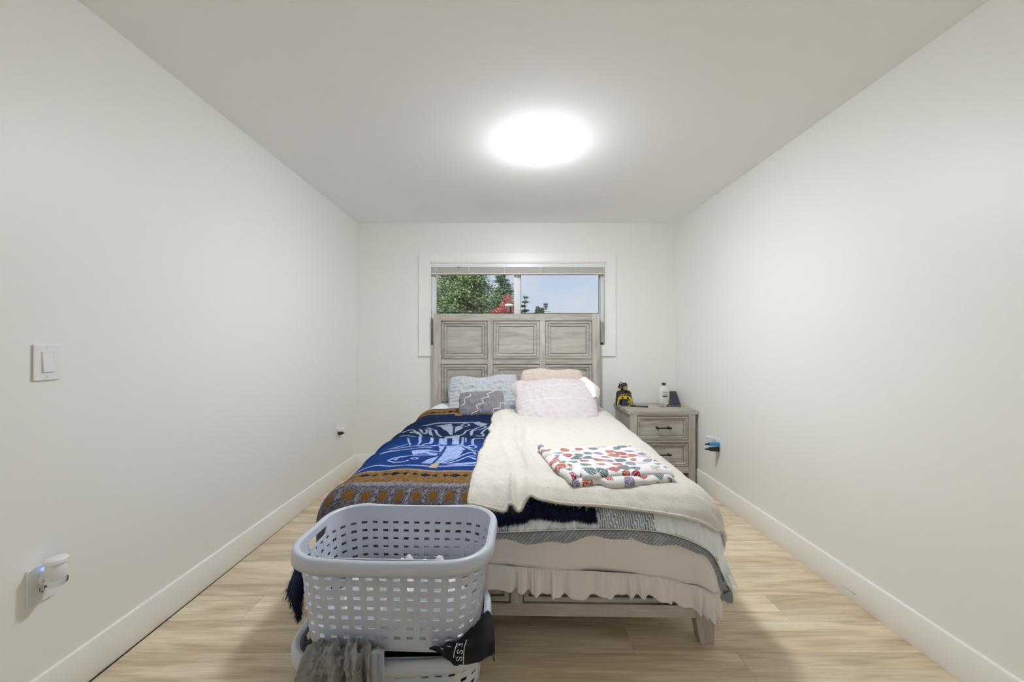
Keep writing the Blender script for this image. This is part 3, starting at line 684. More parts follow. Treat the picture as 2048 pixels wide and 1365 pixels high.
# folded blanket printed with autumn leaves
def leaf_print(X, Y, seed):
    r = np.random.RandomState(seed); C = np.ones(X.shape+(3,))*np.array(srgb(226, 223, 224))
    cols = [srgb(166, 72, 46), srgb(166, 72, 46), srgb(156, 26, 52), srgb(62, 94, 94), srgb(62, 94, 94), srgb(124, 114, 150), srgb(124, 114, 150), srgb(150, 134, 88)]
    pts = []; x0, x1, y0, y1 = X.min(), X.max(), Y.min(), Y.max()
    for _ in range(4000):
        p = (r.uniform(x0, x1), r.uniform(y0, y1))
        if all(math.hypot(p[0]-q[0], p[1]-q[1]) > .049 for q in pts): pts.append(p)
    for p in pts:
        a = r.uniform(-.9, .9)+(PI if r.rand() > .5 else 0); L = r.uniform(.025, .035); W = L*r.choice([.5, .75, .95]); c = cols[r.randint(len(cols))]
        dx, dy = X-p[0], Y-p[1]; m = (np.abs(dx) < .04) & (np.abs(dy) < .04)
        if not m.any(): continue
        u_ = dx[m]*math.cos(a)+dy[m]*math.sin(a); v_ = -dx[m]*math.sin(a)+dy[m]*math.cos(a)
        un = u_/L; hw = W*np.clip(1-np.abs(un)**1.7, 0, 1)*(1-.3*un)
        if c == cols[-1]:
            ins = (np.abs(un) < 1) & ((np.abs(v_) < .0012) | ((np.abs(((un*6+np.abs(v_)/L*5) % 1)-.5) < .16) & (np.abs(v_) < hw)))
        else:
            ins = (np.abs(un) < 1) & (np.abs(v_) < hw)
            vein = (np.abs(v_) < .0007) | (np.abs((((u_-np.abs(v_)*.9)/.0085) % 1)-.5) < .085)
            ins &= ~vein
        Cm = C[m]; Cm[ins] = c; C[m] = Cm
    return C
def slab(name, L, R, T, B, base, th, rad, seed, parent, nv=230, nu=420, wob=.004):
    G = coons(L, R, T, B, nv, nu); S, Tt = G[..., 0], G[..., 1]
    W = np.linalg.norm(T[-1]-T[0]); Hh = np.linalg.norm(L[-1]-L[0])
    gu = np.linspace(0, 1, nu)[None]*W; gv = np.linspace(0, 1, nv)[:, None]*Hh
    d = np.minimum(np.minimum(gu, W-gu), np.minimum(gv*1.0, Hh-gv)); q = np.clip(d/rad, 0, 1)
    hh = th*np.sqrt(np.clip(1-(1-q)**2, 0, 1))
    off = base+hh+wob*wn(S, Tt, seed, .16)*q+.0012*wn(S, Tt, seed+1, .05)
    X = S*1.0+.0*Tt; Cc = leaf_print(X, Tt, seed)
    return gridobj(name, drape(S, Tt, off), M['print'], parent, colors=Cc)
def edge(pts, off): return smoothline(pl(pts, off), 1)
lo_o = .070
c1, c2, c3, c4 = (1080, 906), (1256, 896), (1348, 960), (1146, 972)
leafy = slab('leaf_print_blanket', edge([c1, (1100, 928), (1125, 953), c4], lo_o), edge([c2, (1300, 920), (1335, 945), c3], lo_o), edge([c1, (1170, 900), c2], lo_o),
             edge([c4, (1160, 972), (1180, 968), (1196, 964), (1206, 966), (1216, 973), (1235, 973), (1260, 970), (1300, 964), c3], lo_o), .060, .020, .016, 101, None)
place(leafy); tag(leafy, 'folded white blanket printed with red, rust, teal and lavender leaves, lying on the cream blanket', 'folded blanket')
u_o = .098
c1, c2, c3, c4 = (1090, 898), (1262, 891), (1350, 947), (1168, 951)
slab('upper_fold', edge([c1, (1115, 915), (1140, 934), c4], u_o), edge([c2, (1300, 910), (1338, 934), c3], u_o), edge([c1, (1134, 895), (1180, 892), c2], u_o),
     edge([c4, (1190, 951), (1230, 947), (1290, 943), (1330, 941), c3], u_o), .076, .022, .016, 104, leafy)
slab('side_fold', edge([(1075, 898), (1090, 922), (1115, 948), (1143, 970)], .07), edge([(1086, 897), (1112, 918), (1140, 938), (1158, 960)], .07),
     edge([(1075, 898), (1086, 897)], .07), edge([(1143, 970), (1158, 960)], .07), .072, .020, .012, 107, leafy, 200, 60)
cu = bez([[w2b(b2w(drape(*st_of(x, y, .08)[0], o_))) for x, y, o_ in row] for row in
      [[(1142, 946, .085), (1150, 940, .105), (1158, 940, .110), (1164, 946, .105)], [(1143, 951, .082), (1149, 948, .098), (1156, 948, .100), (1160, 953, .088)],
       [(1146, 957, .078), (1151, 955, .088), (1157, 956, .088), (1158, 958, .078)]]], 20, 24)
gridobj('curled_hem', cu, M['white_cloth'], leafy, solid=.004)

# ------------------------------------------------------------------ pillows
def pillow_grid(w, h, d, n=70, pinch=.08, seed=1, wr=.006, sag=0.0, belly=0.0):
    u = np.linspace(-1, 1, n); uu, vv = np.meshgrid(np.sign(u)*np.abs(u)**.85, np.sign(u)*np.abs(u)**.85, indexing='ij')
    prof = np.clip(1-np.abs(uu)**3.2, 0, 1)**.52*np.clip(1-np.abs(vv)**3.2, 0, 1)**.52
    x = uu*w/2*(1-pinch*vv**2*np.abs(vv)+.012*np.sin(vv*7+seed)); z = vv*h/2*(1-pinch*uu**2*np.abs(uu)+.02*np.sin(uu*6+seed))
    z = z-belly*(1-uu**2)*np.clip(-vv, 0, 1)-belly*.3*np.clip(1-uu, 0, 2)*.0
    z = z-sag*np.exp(-(uu/.45)**2)*(vv > 0)*vv
    wrk = wr*wn(uu*w, vv*h, seed, .16)*prof+wr*.5*wn(uu*w*1.6, vv*h, seed+1, .07)*prof**.5
    edgew = wr*1.6*np.sin((uu*w if True else 0)*90+seed)*np.exp(-((1-np.abs(vv))/.2))*prof+wr*1.4*np.sin(vv*h*95+seed)*np.exp(-((1-np.abs(uu))/.18))*prof
    f = np.stack([x, -prof*d/2-wrk-edgew, z], -1); b = np.stack([x, prof*d/2+wrk*.5, z], -1)
    return uu, vv, f, b
def pillow(name, label, m, cpos, w, h, d, tilt, roll, yaw=0, **kw):
    uu, vv, f, b = pillow_grid(w, h, d, **kw)
    mb = MB(); mb.grid(f); mb.grid(b[:, ::-1])
    o = obj(name, mb, m, smooth=True, angle=0)
    o.rotation_euler = Matrix.Rotation(yaw, 4, 'Z').to_euler()
    R = Matrix.Rotation(yaw, 4, 'Z') @ Matrix.Rotation(-tilt, 4, 'X') @ Matrix.Rotation(roll, 4, 'Y')
    o.matrix_world = Matrix.Translation(Vector(cpos)) @ R
    tag(o, label, 'pillow'); o['_f'] = 0; del o['_f']
    return o, f
def on_pillow(f, w, h, uv, lift=.003):
    """uv in metres on the pillow face -> local points on its front"""
    X, Y, Z = f[..., 0], f[..., 1], f[..., 2]; out = []
    for a, c in uv:
        dd = (X-a)**2+(Z-c)**2; i = np.unravel_index(np.argmin(dd), dd.shape); out.append((a, Y[i]-lift, c))
    return out
p1, _ = pillow('pillow', 'ice grey crinkled bed pillow leaning on the left of the headboard', M['icegrey'], P(968, 790, 3.66)+np.array([0, 0, .0]), .66, .40, .17, math.radians(24), math.radians(-3), n=90, seed=201, wr=.008, sag=.035)
p3, _ = pillow('pillow', 'peach bed pillow standing against the headboard behind the blush one', M['peach'], P(1104, 786, 3.70), .60, .46, .15, math.radians(10), math.radians(1), n=80, seed=211, wr=.005, sag=.01)
W4, H4 = .67, .50
p4, f4 = pillow('pillow', 'large blush pink pillow with two pale stripes, slouched on the right side', M['blush'], P(1112, 807, 3.27), W4, H4, .18, math.radians(46), math.radians(-3), math.radians(-2), n=100, seed=221, wr=.006, belly=.045)
for zc in (.11, -.03):
    ln = [(x, zc+.012*math.cos(x*5)) for x in np.linspace(-W4*.44, W4*.40, 60)]
    pts = on_pillow(f4, W4, H4, ln, .0005); obj('stripe', MB().tube(pts, .0035, 6), M['blush_light'], p4, True, 0)
# open pillowcase end
fl = bez([[(.20, -.03, .20), (.27, -.05, .235), (.335, -.01, .20)], [(.27, -.06, .10), (.33, -.06, .13), (.385, -.01, .125)], [(.29, -.05, .0), (.33, -.05, .01), (.355, .0, .02)]], 24, 20)
gridobj('case_opening', fl, M['blush_light'], p4, solid=.004)
fl = bez([[(-.22, -.03, .225), (-.30, -.03, .235), (-.375, .0, .20)], [(-.27, -.05, .15), (-.32, -.04, .15), (-.355, .0, .13)], [(-.28, -.05, .02), (-.31, -.04, .03), (-.325, .0, .04)]], 24, 20)
gridobj('case_hem', fl, M['blush'], p4, solid=.004)
W2, H2 = .375, .225
p2, f2 = pillow('lumbar_pillow', 'small charcoal lumbar pillow with white zigzag stitching, in front of the ice grey pillow', M['char'], P(963, 808, 3.30), W2, H2, .085, math.radians(32), math.radians(-4), n=80, seed=231, wr=.004, pinch=.035)
sx = lambda x: (x-625)/475*W2; sz = lambda y: (432-y)/270*H2
zz = [[(512,330),(517,360),(445,385),(455,430),(400,470)], [(790,296),(745,305),(760,325),(688,348),(710,382),(632,402),(650,445),(574,465),(588,522),(520,545),(522,562)], [(868,462),(842,450),(820,452),(822,505),(750,512),(738,548)]]
for z in zz:
    pts = []
    for (a, b), (c, d) in zip(z[:-1], z[1:]):
        for q in np.linspace(0, 1, 7)[:-1]: pts.append((sx(a+(c-a)*q), sz(b+(d-b)*q)))
    pts.append((sx(z[-1][0]), sz(z[-1][1])))
    pts = [(max(-W2*.47, min(W2*.47, a)), max(-H2*.46, min(H2*.46, b))) for a, b in pts]
    obj('zigzag', MB().tube(on_pillow(f2, W2, H2, pts, .0005), .0035, 6), M['white_thread'], p2, True, 0)

# ------------------------------------------------------------------ nightstand
NY0, NY1, NX0, NX1, NT = 3.43, 3.905, 1.038, 1.628, .651
ns = thing('nightstand', 'weathered grey two-drawer nightstand between the bed and the right wall', 'nightstand', ((NX0+NX1)/2, NY0, 0))
nc = (NX0+NX1)/2
def nb(name, x0, x1, y0, y1, z0, z1, m, par=None, bev=.002):
    cx, cy, cz = (x0+x1)/2, (y0+y1)/2, (z0+z1)/2
    o = obj(name, MB().box(x0-cx, x1-cx, y0-cy, y1-cy, z0-cz, z1-cz), M[m], par or ns, bevel=bev); o.location = (cx-nc, cy-NY0, cz); return o
nb('top', NX0-.004, NX1+.004, NY0-.004, NY1, NT-.032, NT, 'gx')
BX0, BX1 = NX0+.012, NX1-.008
def leg(x0, x1, y0, y1, s):
    cx, cy = (x0+x1)/2, (y0+y1)/2; t = .018*s; m_ = MB().box(x0-cx, x1-cx, y0-cy, y1-cy, .10, NT-.032)
    a, b = (x0+max(t, 0)-cx, x1+min(t, 0)-cx)
    m_.hexa([(a, y0-cy, 0), (b, y0-cy, 0), (b, y1-cy, 0), (a, y1-cy, 0), (x0-cx, y0-cy, .10), (x1-cx, y0-cy, .10), (x1-cx, y1-cy, .10), (x0-cx, y1-cy, .10)])
    o = obj('leg', m_, M['gz'], ns, bevel=.0015); o.location = (cx-nc, cy-NY0, 0)
leg(BX0, BX0+.066, NY0, NY0+.045, -1); leg(BX1-.060, BX1, NY0, NY0+.045, 1); leg(BX0, BX0+.045, NY1-.045, NY1, -1); leg(BX1-.045, BX1, NY1-.045, NY1, 1)
nb('side_panel', BX0+.006, BX0+.018, NY0+.045, NY1-.045, .115, NT-.032, 'gz'); nb('side_panel', BX1-.018, BX1-.006, NY0+.045, NY1-.045, .115, NT-.032, 'gz')
nb('back_panel', BX0+.04, BX1-.04, NY1-.02, NY1-.01, .115, NT-.032, 'gx')
DX0, DX1 = BX0+.066, BX1-.060
def zpy(y): return CAMZ-(y-CY)*NY0/FPX
nb('rail', DX0, DX1, NY0+.002, NY0+.03, zpy(832), NT-.032, 'gx'); nb('rail', DX0, DX1, NY0+.002, NY0+.03, zpy(886), zpy(881.5), 'gx'); nb('rail', DX0, DX1, NY0+.002, NY0+.03, zpy(947), zpy(934.5), 'gx')
nb('bottom_panel', DX0, DX1, NY0+.03, NY1-.02, .115, .13, 'gx')
for ya, yb in ((833, 881), (887, 934)):
    z1, z0 = zpy(ya), zpy(yb); w, h = DX1-DX0-.004, z1-z0
    m_ = panel(w, h, .62); m_.box(-w/2+.004, w/2-.004, .034, .35, -h/2+.004, h/2-.004)
    dr = obj('drawer', m_, M['gx'], ns); dr.location = ((DX0+DX1)/2-nc, .001, (z0+z1)/2)
    hm = MB(); cz = .004
    pts = [(-.052, 0, cz), (-.052, -.020, cz), (-.047, -.026, cz), (.047, -.026, cz), (.052, -.020, cz), (.052, 0, cz)]
    hm.tube([(-.062, -.024, cz), (-.05, -.026, cz), (.05, -.026, cz), (.062, -.024, cz)], .0062, 10)
    for s in (-1, 1):
        hm.lathe([(.0075, 0), (.0075, .004), (.0055, .006)], 12, (0, 0, 0)) if False else None
        hm.tube([(s*.050, .014, cz), (s*.050, -.024, cz)], [.0085, .0065], 10); hm.tube([(s*.043, -.0262, cz), (s*.064, -.0238, cz)], .0082, 10)
    obj('handle', hm, M['black_metal'], dr, True, 50)

# ------------------------------------------------------------------ things on the nightstand
def TOP(px, Y): return np.array([(px-CX)*Y/FPX, Y, NT])
# ape figurine
fg = thing('ape_figurine', 'small dark ape figurine with tan face wearing white headphones, behind the game controller', 'figurine', tuple(TOP(1247, 3.80)))
M['ape'] = mat('ape_brown', (52, 42, 38), .7, bump=.5, bscale=150); M['skin'] = mat('ape_tan', (176, 140, 116), .6); M['ye'] = mat('yellow_plastic', (240, 200, 50), .4)
obj('body', MB().ell((-.002, .0, .075), (.055, .04, .075)).ell((-.045, -.005, .09), (.028, .028, .045)).ell((.045, -.005, .09), (.028, .028, .045)), M['ape'], fg, True, 0)
hd = obj('head', MB().ell((0, -.004, .168), (.036, .036, .040)).ell((-.03, .004, .17), (.018, .016, .022)), M['ape'], fg, True, 0)
obj('face', MB().ell((.008, -.030, .160), (.024, .016, .022)).ell((.010, -.042, .150), (.017, .012, .012)), M['skin'], fg, True, 0)
obj('eyes', MB().ell((.002, -.046, .167), (.0045, .003, .0035), 8, 6).ell((.018, -.045, .167), (.0045, .003, .0035), 8, 6), M['black'], fg, True, 0)
obj('mouth', MB().ell((.010, -.0535, .147), (.010, .002, .0018), 8, 6), M['ape'], fg, True, 0)
obj('ear', MB().ell((-.030, -.018, .164), (.007, .006, .014), 10, 8), M['skin'], fg, True, 0)
arc = [(math.cos(a)*.040-.004, .004, .170+math.sin(a)*.046) for a in np.linspace(.1, PI-.1, 14)]
obj('headphones', MB().tube(arc, .004, 8).ell((-.043, .0, .168), (.008, .014, .016), 12, 8), M['black'], fg, True, 0)
obj('hat', MB().ell((.004, -.002, .214), (.018, .016, .010), 12, 8).tube([(.0, -.01, .2), (.004, -.01, .212)], .003, 6), M['white_plastic'], fg, True, 0)
obj('base', MB().lathe([(.05, 0), (.05, .012), (.042, .016)], 24, (0, -.01, 0), 1, .8), M['black'], fg, True, 40)
# controller
gc = thing('game_controller', 'black and yellow game controller propped upright in front of the ape figurine', 'game controller', tuple(TOP(1248, 3.71)))
sh = [[(-.078, 0, .002), (-.072, -.008, .000), (-.060, -.004, .002)], [(-.080, 0, .05), (-.070, -.02, .05), (-.052, -.006, .045)], [(-.070, 0, .095), (-.055, -.028, .09), (-.040, -.01, .062)],
      [(-.035, .0, .112), (-.025, -.030, .10), (-.02, -.012, .064)], [(0, 0, .114), (0, -.031, .10), (0, -.012, .064)],
      [(.035, .0, .112), (.025, -.030, .10), (.02, -.012, .064)], [(.070, 0, .095), (.055, -.028, .09), (.040, -.01, .062)], [(.080, 0, .05), (.070, -.02, .05), (.052, -.006, .045)], [(.078, 0, .002), (.072, -.008, .000), (.060, -.004, .002)]]
G = bez(sh, 50, 12); gridobj('shell', G, M['black'], gc, solid=.012)
yw = bez([[(a*1.0-.0, y-.004, z) for a, y, z in row] for row in [[(-.068, -.012, .004), (-.060, -.010, .004)], [(-.066, -.026, .055), (-.050, -.020, .055)], [(-.052, -.034, .085), (-.036, -.028, .066)], [(-.02, -.037, .094), (-.014, -.028, .066)],
      [(.02, -.037, .094), (.014, -.028, .066)], [(.052, -.034, .085), (.036, -.028, .066)], [(.066, -.026, .055), (.050, -.020, .055)], [(.068, -.012, .004), (.060, -.010, .004)]]], 50, 8)
gridobj('front_plate', yw, M['ye'], gc, solid=.004)
for i, (x, z, a) in enumerate([(-.06, .086, .7), (-.048, .098, .7), (-.036, .106, .7), (-.022, .110, .6), (-.008, .112, .6), (.010, .108, .6)]):
    obj('claw_stripe', MB().tube([(x-.012, -.028, z-.014), (x, -.034, z-.004), (x+.010, -.028, z+.006)], [.0008, .0026, .0008], 6), M['ye'], gc, True, 0)
for x in (-.024, .024): obj('thumbstick', MB().ell((x, -.042, .080), (.010, .006, .010), 12, 8), M['black'], gc, True, 0)
gp = obj('stand_post', MB().box(-.030, .030, -.022, .0, 0, .018).box(-.02, .02, -.018, -.004, .018, .06), M['slate'], gc, bevel=.003)
# phone and wallet
ph_ = thing('phone', 'flat black phone lying beside the game controller', 'phone', tuple(TOP(1278, 3.66)), -.25)
obj('body', MB().box(-.078, .078, -.038, .038, 0, .010), M['black'], ph_, bevel=.004)
obj('screen', MB().box(-.070, .070, -.033, .033, .0100, .0108), mat('screen_glass', (14, 14, 18), .1), ph_)
obj('camera_bump', MB().box(-.060, -.030, -.02, .015, .0108, .0135), M['black'], ph_, bevel=.001)
# lotion
lo = thing('lotion_bottle', 'white lotion bottle with a dark cap standing near the wall', 'bottle', tuple(TOP(1327.5, 3.80)))
M['lotion'] = mat('lotion_white', (228, 230, 222), .35)
pf = [(.040, 0), (.046, .004), (.052, .03), (.055, .08), (.054, .12), (.046, .152), (.032, .172), (.020, .180), (.018, .184)]
obj('bottle_body', MB().lathe(pf, 32, (0, 0, 0), 1, .62), M['lotion'], lo, True, 50)
M['dgreen'] = mat('cap_dark', (48, 50, 44), .4)
obj('cap', MB().lathe([(.0165, .184), (.0165, .206), (.0150, .208)], 24), M['dgreen'], lo, True, 40)
obj('label_block', MB().box(-.022, .022, -.0355, -.0335, .075, .088), mat('label_green', (60, 88, 66), .5), lo)
def text(body, size, loc, rot, m, parent, name='lettering', ext=.0003):
    c = bpy.data.curves.new(name, 'FONT'); c.body = body; c.size = size; c.align_x = 'CENTER'; c.align_y = 'CENTER'; c.extrude = ext
    tmp = bpy.data.objects.new(name, c); me = bpy.data.meshes.new_from_object(tmp); bpy.data.objects.remove(tmp); o = bpy.data.objects.new(name, me); COL.objects.link(o); me.materials.clear(); me.materials.append(m); o.parent = parent; o.location = loc; o.rotation_euler = rot; return o
text('Aveeno', .017, (.0, -.0352, .122), (PI/2, 0, 0), M['dgreen'], lo); text('DAILY', .009, (-.004, -.0352, .108), (PI/2, 0, 0), M['dgreen'], lo); text('MOISTURIZING', .0065, (-.002, -.0354, .098), (PI/2, 0, 0), M['dgreen'], lo)
# power bank / dark block leaning on wall
pb = thing('power_bank', 'slate grey power bank leaning upright against the wall beside the lotion', 'power bank', tuple(TOP(1347, 3.82)))
m_ = MB(); m_.hexa([(-.050, -.055, 0), (.046, -.055, 0), (.046, -.035, 0), (-.050, -.035, 0), (-.022, .045, .118), (.046, .045, .118), (.046, .065, .118), (-.022, .065, .118)])
obj('body', m_, M['slate'], pb, bevel=.004)
for x in (-.015, .010):
    for z in (.045, .062): obj('indicator', MB().box(x-.003, x+.003, -.055+z*.85-.002, -.055+z*.85+.002, z-.003, z+.003), M['slot'], pb)
# second phone stack with cable and yellow cord
wl_ = thing('wallet', 'black wallet lying in front of the slate power bank', 'wallet', tuple(TOP(1347, 3.66)), -.3)
obj('cover', MB().box(-.060, .060, -.030, .030, 0, .008), M['black'], wl_, bevel=.003); obj('cards', MB().box(-.055, .05, -.0285, .0285, .0085, .0115), M['white_plastic'], wl_, bevel=.001); obj('cover_flap', MB().box(-.060, .058, -.030, .030, .012, .018), M['black'], wl_, bevel=.003)
eb = thing('earbud_case', 'small white earbud case at the foot of the lotion bottle', 'earbud case', tuple(TOP(1334, 3.70)))
obj('shell', MB().ell((0, 0, .012), (.015, .012, .012)), M['white_plastic'], eb, True, 0); obj('lid_seam', MB().lathe([(.0152, .014), (.0152, .0148)], 20, (0, 0, 0), 1, .82), M['slate'], eb, True, 30)
yk = thing('yellow_lanyard', 'yellow key strap lying at the right end of the nightstand top', 'key strap', tuple(TOP(1366, 3.66)), -.75)
obj('strap', MB().box(-.035, .035, -.007, .007, 0, .005), mat('strap_yellow', (225, 215, 90), .7), yk, bevel=.001); obj('ring', MB().tube([(-.045+.012*math.cos(a), .012*math.sin(a), .004) for a in np.linspace(0, 2*PI, 17)], .0022, 6), M['black_metal'], yk, True, 0)
cb = MB(); ct = [TOP(1313, 3.74), TOP(1320, 3.68), TOP(1330, 3.72), TOP(1324, 3.66), TOP(1316, 3.64), TOP(1330, 3.60), TOP(1338, 3.66)]
ct = np.array(ct); c0 = ct.mean(0); c0[2] = NT; cc = smoothline(ct-c0, 3); cc[:, 2] = .0018; cb.tube(cc.tolist(), .0016, 6)
o = obj('charging_cable', cb, mat('cable_grey', (120, 116, 112), .5), smooth=True, angle=0); o.location = c0; tag(o, 'thin grey charging cable loosely coiled on the nightstand in front of the lotion', 'cable')

# ------------------------------------------------------------------ wall plates
def plate(name, label, wallx, s, yc, zc, w=.072, h=.117, cat='outlet', screw=True):
    """s=+1: faces +x (left wall); s=-1 faces -x (right wall)"""
    t = thing(name, label, cat, (wallx, yc, zc), 0)
    a, b = sorted((0, s*.006)); o = obj('cover_plate', MB().box(a, b, -w/2, w/2, -h/2, h/2), M['white_plastic'], t, bevel=.0025); return t
def rbox(t, name, s, x0, x1, y0, y1, z0, z1, m, bev=.0015):
    a, b = sorted((s*x0, s*x1)); return obj(name, MB().box(a, b, y0, y1, z0, z1), m, t, bevel=bev)
def duplex(t, s, which=(1, -1)):
    for k in which:
        zc = k*.0195
        o = obj('receptacle', MB().lathe([(.0165, 0), (.0165, .002), (.0158, .0026)], 24), M['white_plastic'], t, True, 40); o.rotation_euler = (0, s*PI/2, 0); o.location = (s*.0055, 0, zc)
        for y in (-.0065, .0065): rbox(t, 'slot', s, .0082, .0086, y-.001, y+.001, zc-.002, zc+.007, M['slot'], 0)
        rbox(t, 'ground_hole', s, .0082, .0086, -.0022, .0022, zc-.0095, zc-.0055, M['slot'], 0)
sw = plate('light_switch', 'white rocker light switch on the left wall', XL(1.302, 1.164), 1, 1.302, 1.164, .076, .118, 'light switch')
rbox(sw, 'switch_frame', 1, .006, .0075, -.0175, .0175, -.034, .034, M['slat'], .0005)
m_ = MB(); m_.hexa([(.0065, -.0155, -.032), (.0120, -.0155, -.032), (.0120, .0155, -.032), (.0065, .0155, -.032), (.0065, -.0155, .032), (.0078, -.0155, .032), (.0078, .0155, .032), (.0065, .0155, .032)])
obj('rocker', m_, M['white_plastic'], sw, bevel=.001)
for z in (-.048, .048): rbox(sw, 'screw', 1, .006, .0068, -.003, .003, z-.003, z+.003, M['slat'], .0008)
on = plate('wall_outlet', 'white duplex outlet low on the left wall near the light switch, holding the air freshener', XL(1.289, .44), 1, 1.289, .442, .077, .119); duplex(on, 1)
af = thing('air_freshener', 'white plug-in air freshener with clear glass bulb on the near left outlet', 'air freshener', (XL(1.289, .46)+.0085, 1.293, .462))
obj('plug_back', MB().ell((.010, 0, .0), (.012, .022, .026)), M['white_plastic'], af, True, 0)
obj('blade', MB().box(-.0005, .003, -.0075, -.0055, -.002, .006).box(-.0005, .003, .0055, .0075, -.002, .006), M['nickel'], af)
obj('housing', MB().lathe([(.024, -.004), (.027, .006), (.026, .028), (.024, .044)], 32, (.040, 0, 0), 1, .95), M['white_plastic'], af, True, 50)
obj('arm', MB().ell((.022, 0, .006), (.024, .017, .016)), M['white_plastic'], af, True, 0)
obj('vent_cap', MB().lathe([(.022, .044), (.028, .047), (.029, .058), (.026, .062), (.018, .063)], 32, (.040, 0, 0)), M['white_plastic'], af, True, 50)
M['clear'] = mat('clear_glass', (.95, .96, .97), .05, .5, trans=.95)
obj('refill_bulb', MB().lathe([(.006, -.030), (.020, -.028), (.027, -.018), (.027, -.008), (.022, -.003)], 28, (.042, 0, 0)), M['clear'], af, True, 0)
obj('vent_rib', MB().lathe([(.0262, .012), (.0275, .013), (.0262, .014)], 28, (.040, 0, 0), 1, .95).lathe([(.0262, .018), (.0275, .019), (.0262, .020)], 28, (.040, 0, 0), 1, .95).lathe([(.0262, .024), (.0275, .025), (.0262, .026)], 28, (.040, 0, 0), 1, .95), M['slat'], af, True, 0)
obj('night_light', MB().box(.004, .008, -.012, .012, .024, .034), mat('blue_led', (.35, .55, 1.0), .4, emit=.8), af, bevel=.001)
of = plate('wall_outlet', 'small white outlet at the far end of the left wall, holding the white charger', XL(3.505, .42), 1, 3.505, .445, .072, .117); duplex(of, 1)
fc = thing('charger', 'small white charger with black plug in the far left outlet', 'charger', (XL(3.505, .45)+.0086, 3.505, .462))
obj('charger_body', MB().box(0, .055, -.022, .022, -.004, .022), M['white_plastic'], fc, bevel=.003); obj('black_plug', MB().box(0, .036, -.016, .016, -.034, -.012).box(.036, .052, -.006, .006, -.027, -.018), M['black'], fc, bevel=.003)
rt = plate('wall_outlet', 'white outlet on the right wall beside the nightstand, with blue and black plugs', XR(3.12, .42), -1, 3.12, .424, .118, .117); duplex(rt, -1)
for nm, lb, zc, mm in [('blue_plug', 'blue plug in the right wall outlet, above the black one', .443, 'blue_plastic'), ('black_plug', 'black plug in the right wall outlet, below the blue one', .404, 'black')]:
    t = thing(nm, lb, 'plug', (XR(3.12, .42)-.0086, 3.10, zc))
    obj('plug_body', MB().hexa([(-.075, -.014, -.012), (0, -.018, -.016), (0, .018, -.016), (-.075, .014, -.012), (-.075, -.014, .012), (0, -.018, .016), (0, .018, .016), (-.075, .014, .012)]), M[mm], t, bevel=.003)
    obj('strain_relief', MB().tube([(-.073, 0, 0), (-.086, 0, 0), (-.105, 0, 0)], [.009, .0065, .0055], 12), M['black'], t, True, 50)
t = thing('charger', 'white charger block above the blue plug on the right wall outlet', 'charger', (XR(3.17, .42)-.0066, 3.165, .470))
obj('charger_body', MB().box(-.060, 0, -.014, .018, -.006, .018), M['white_plastic'], t, bevel=.003); obj('port', MB().box(-.0606, -.0596, -.005, .009, .003, .008), M['slot'], t)

# scuff marks on the right wall, shallow dents
wr_ = bpy.data.objects['wall_right']; br_ = bpy.data.objects['baseboard_right']
for par, ya, yb, z, dx in [(wr_, 1.64, 1.725, .310, .0), (br_, 1.865, 1.95, .040, .0130)]:
    pts = [(XR(lerp(ya, yb, q), z if par is wr_ else .05)-dx-.0002, lerp(ya, yb, q), z+.002*math.sin(q*5)) for q in np.linspace(0, 1, 8)]
    obj('scuff', MB().tube(pts, [.0009, .0014, .0009, .0007, .0007, .0005, .0004, .0002], 5), M['scuff'], par)

# ------------------------------------------------------------------ laundry baskets
BA, BBd, BHh = .30, .21, .284       # half sizes of rim outline, height
def rrect(a, b, rc, n):
    """points equally spaced along a rounded rectangle, start at middle of the front (-y) side, with outward normals"""
    Ls = [2*(a-rc), PI/2*rc, 2*(b-rc), PI/2*rc]; per = 2*sum(Ls); out = []
    segs = []
    for k in range(n):
        d = (k/n*per+(a-rc)) % per      # from left end of the front side
        q = d
        if q < Ls[0]: out.append((-(a-rc)+q, -b, 0, -1)); continue
        q -= Ls[0]
        if q < Ls[1]: t = -PI/2+q/rc; out.append((a-rc+rc*math.cos(t), -(b-rc)+rc*math.sin(t), math.cos(t), math.sin(t))); continue
        q -= Ls[1]
        if q < Ls[2]: out.append((a, -(b-rc)+q, 1, 0)); continue
        q -= Ls[2]
        if q < Ls[3]: t = q/rc; out.append((a-rc+rc*math.cos(t), b-rc+rc*math.sin(t), math.cos(t), math.sin(t))); continue
        q -= Ls[3]
        if q < Ls[0]: out.append((a-rc-q, b, 0, 1)); continue
        q -= Ls[0]
        if q < Ls[1]: t = PI/2+q/rc; out.append((-(a-rc)+rc*math.cos(t), b-rc+rc*math.sin(t), math.cos(t), math.sin(t))); continue
        q -= Ls[1]
        if q < Ls[2]: out.append((-a, b-rc-q, -1, 0)); continue
        q -= Ls[2]
        t = PI+q/rc; out.append((-(a-rc)+rc*math.cos(t), -(b-rc)+rc*math.sin(t), math.cos(t), math.sin(t)))
    return np.array(out)
NC = 42; NP = NC*4
ring_cache = {}
def outline(z):
    k = round(z, 4)
    if k not in ring_cache:
        f = z/BHh; a = lerp(.267, .295, f); b = lerp(.168, .190, f); rc = lerp(.105, .115, f); ring_cache[k] = rrect(a, b, rc, NP)
    return ring_cache[k]
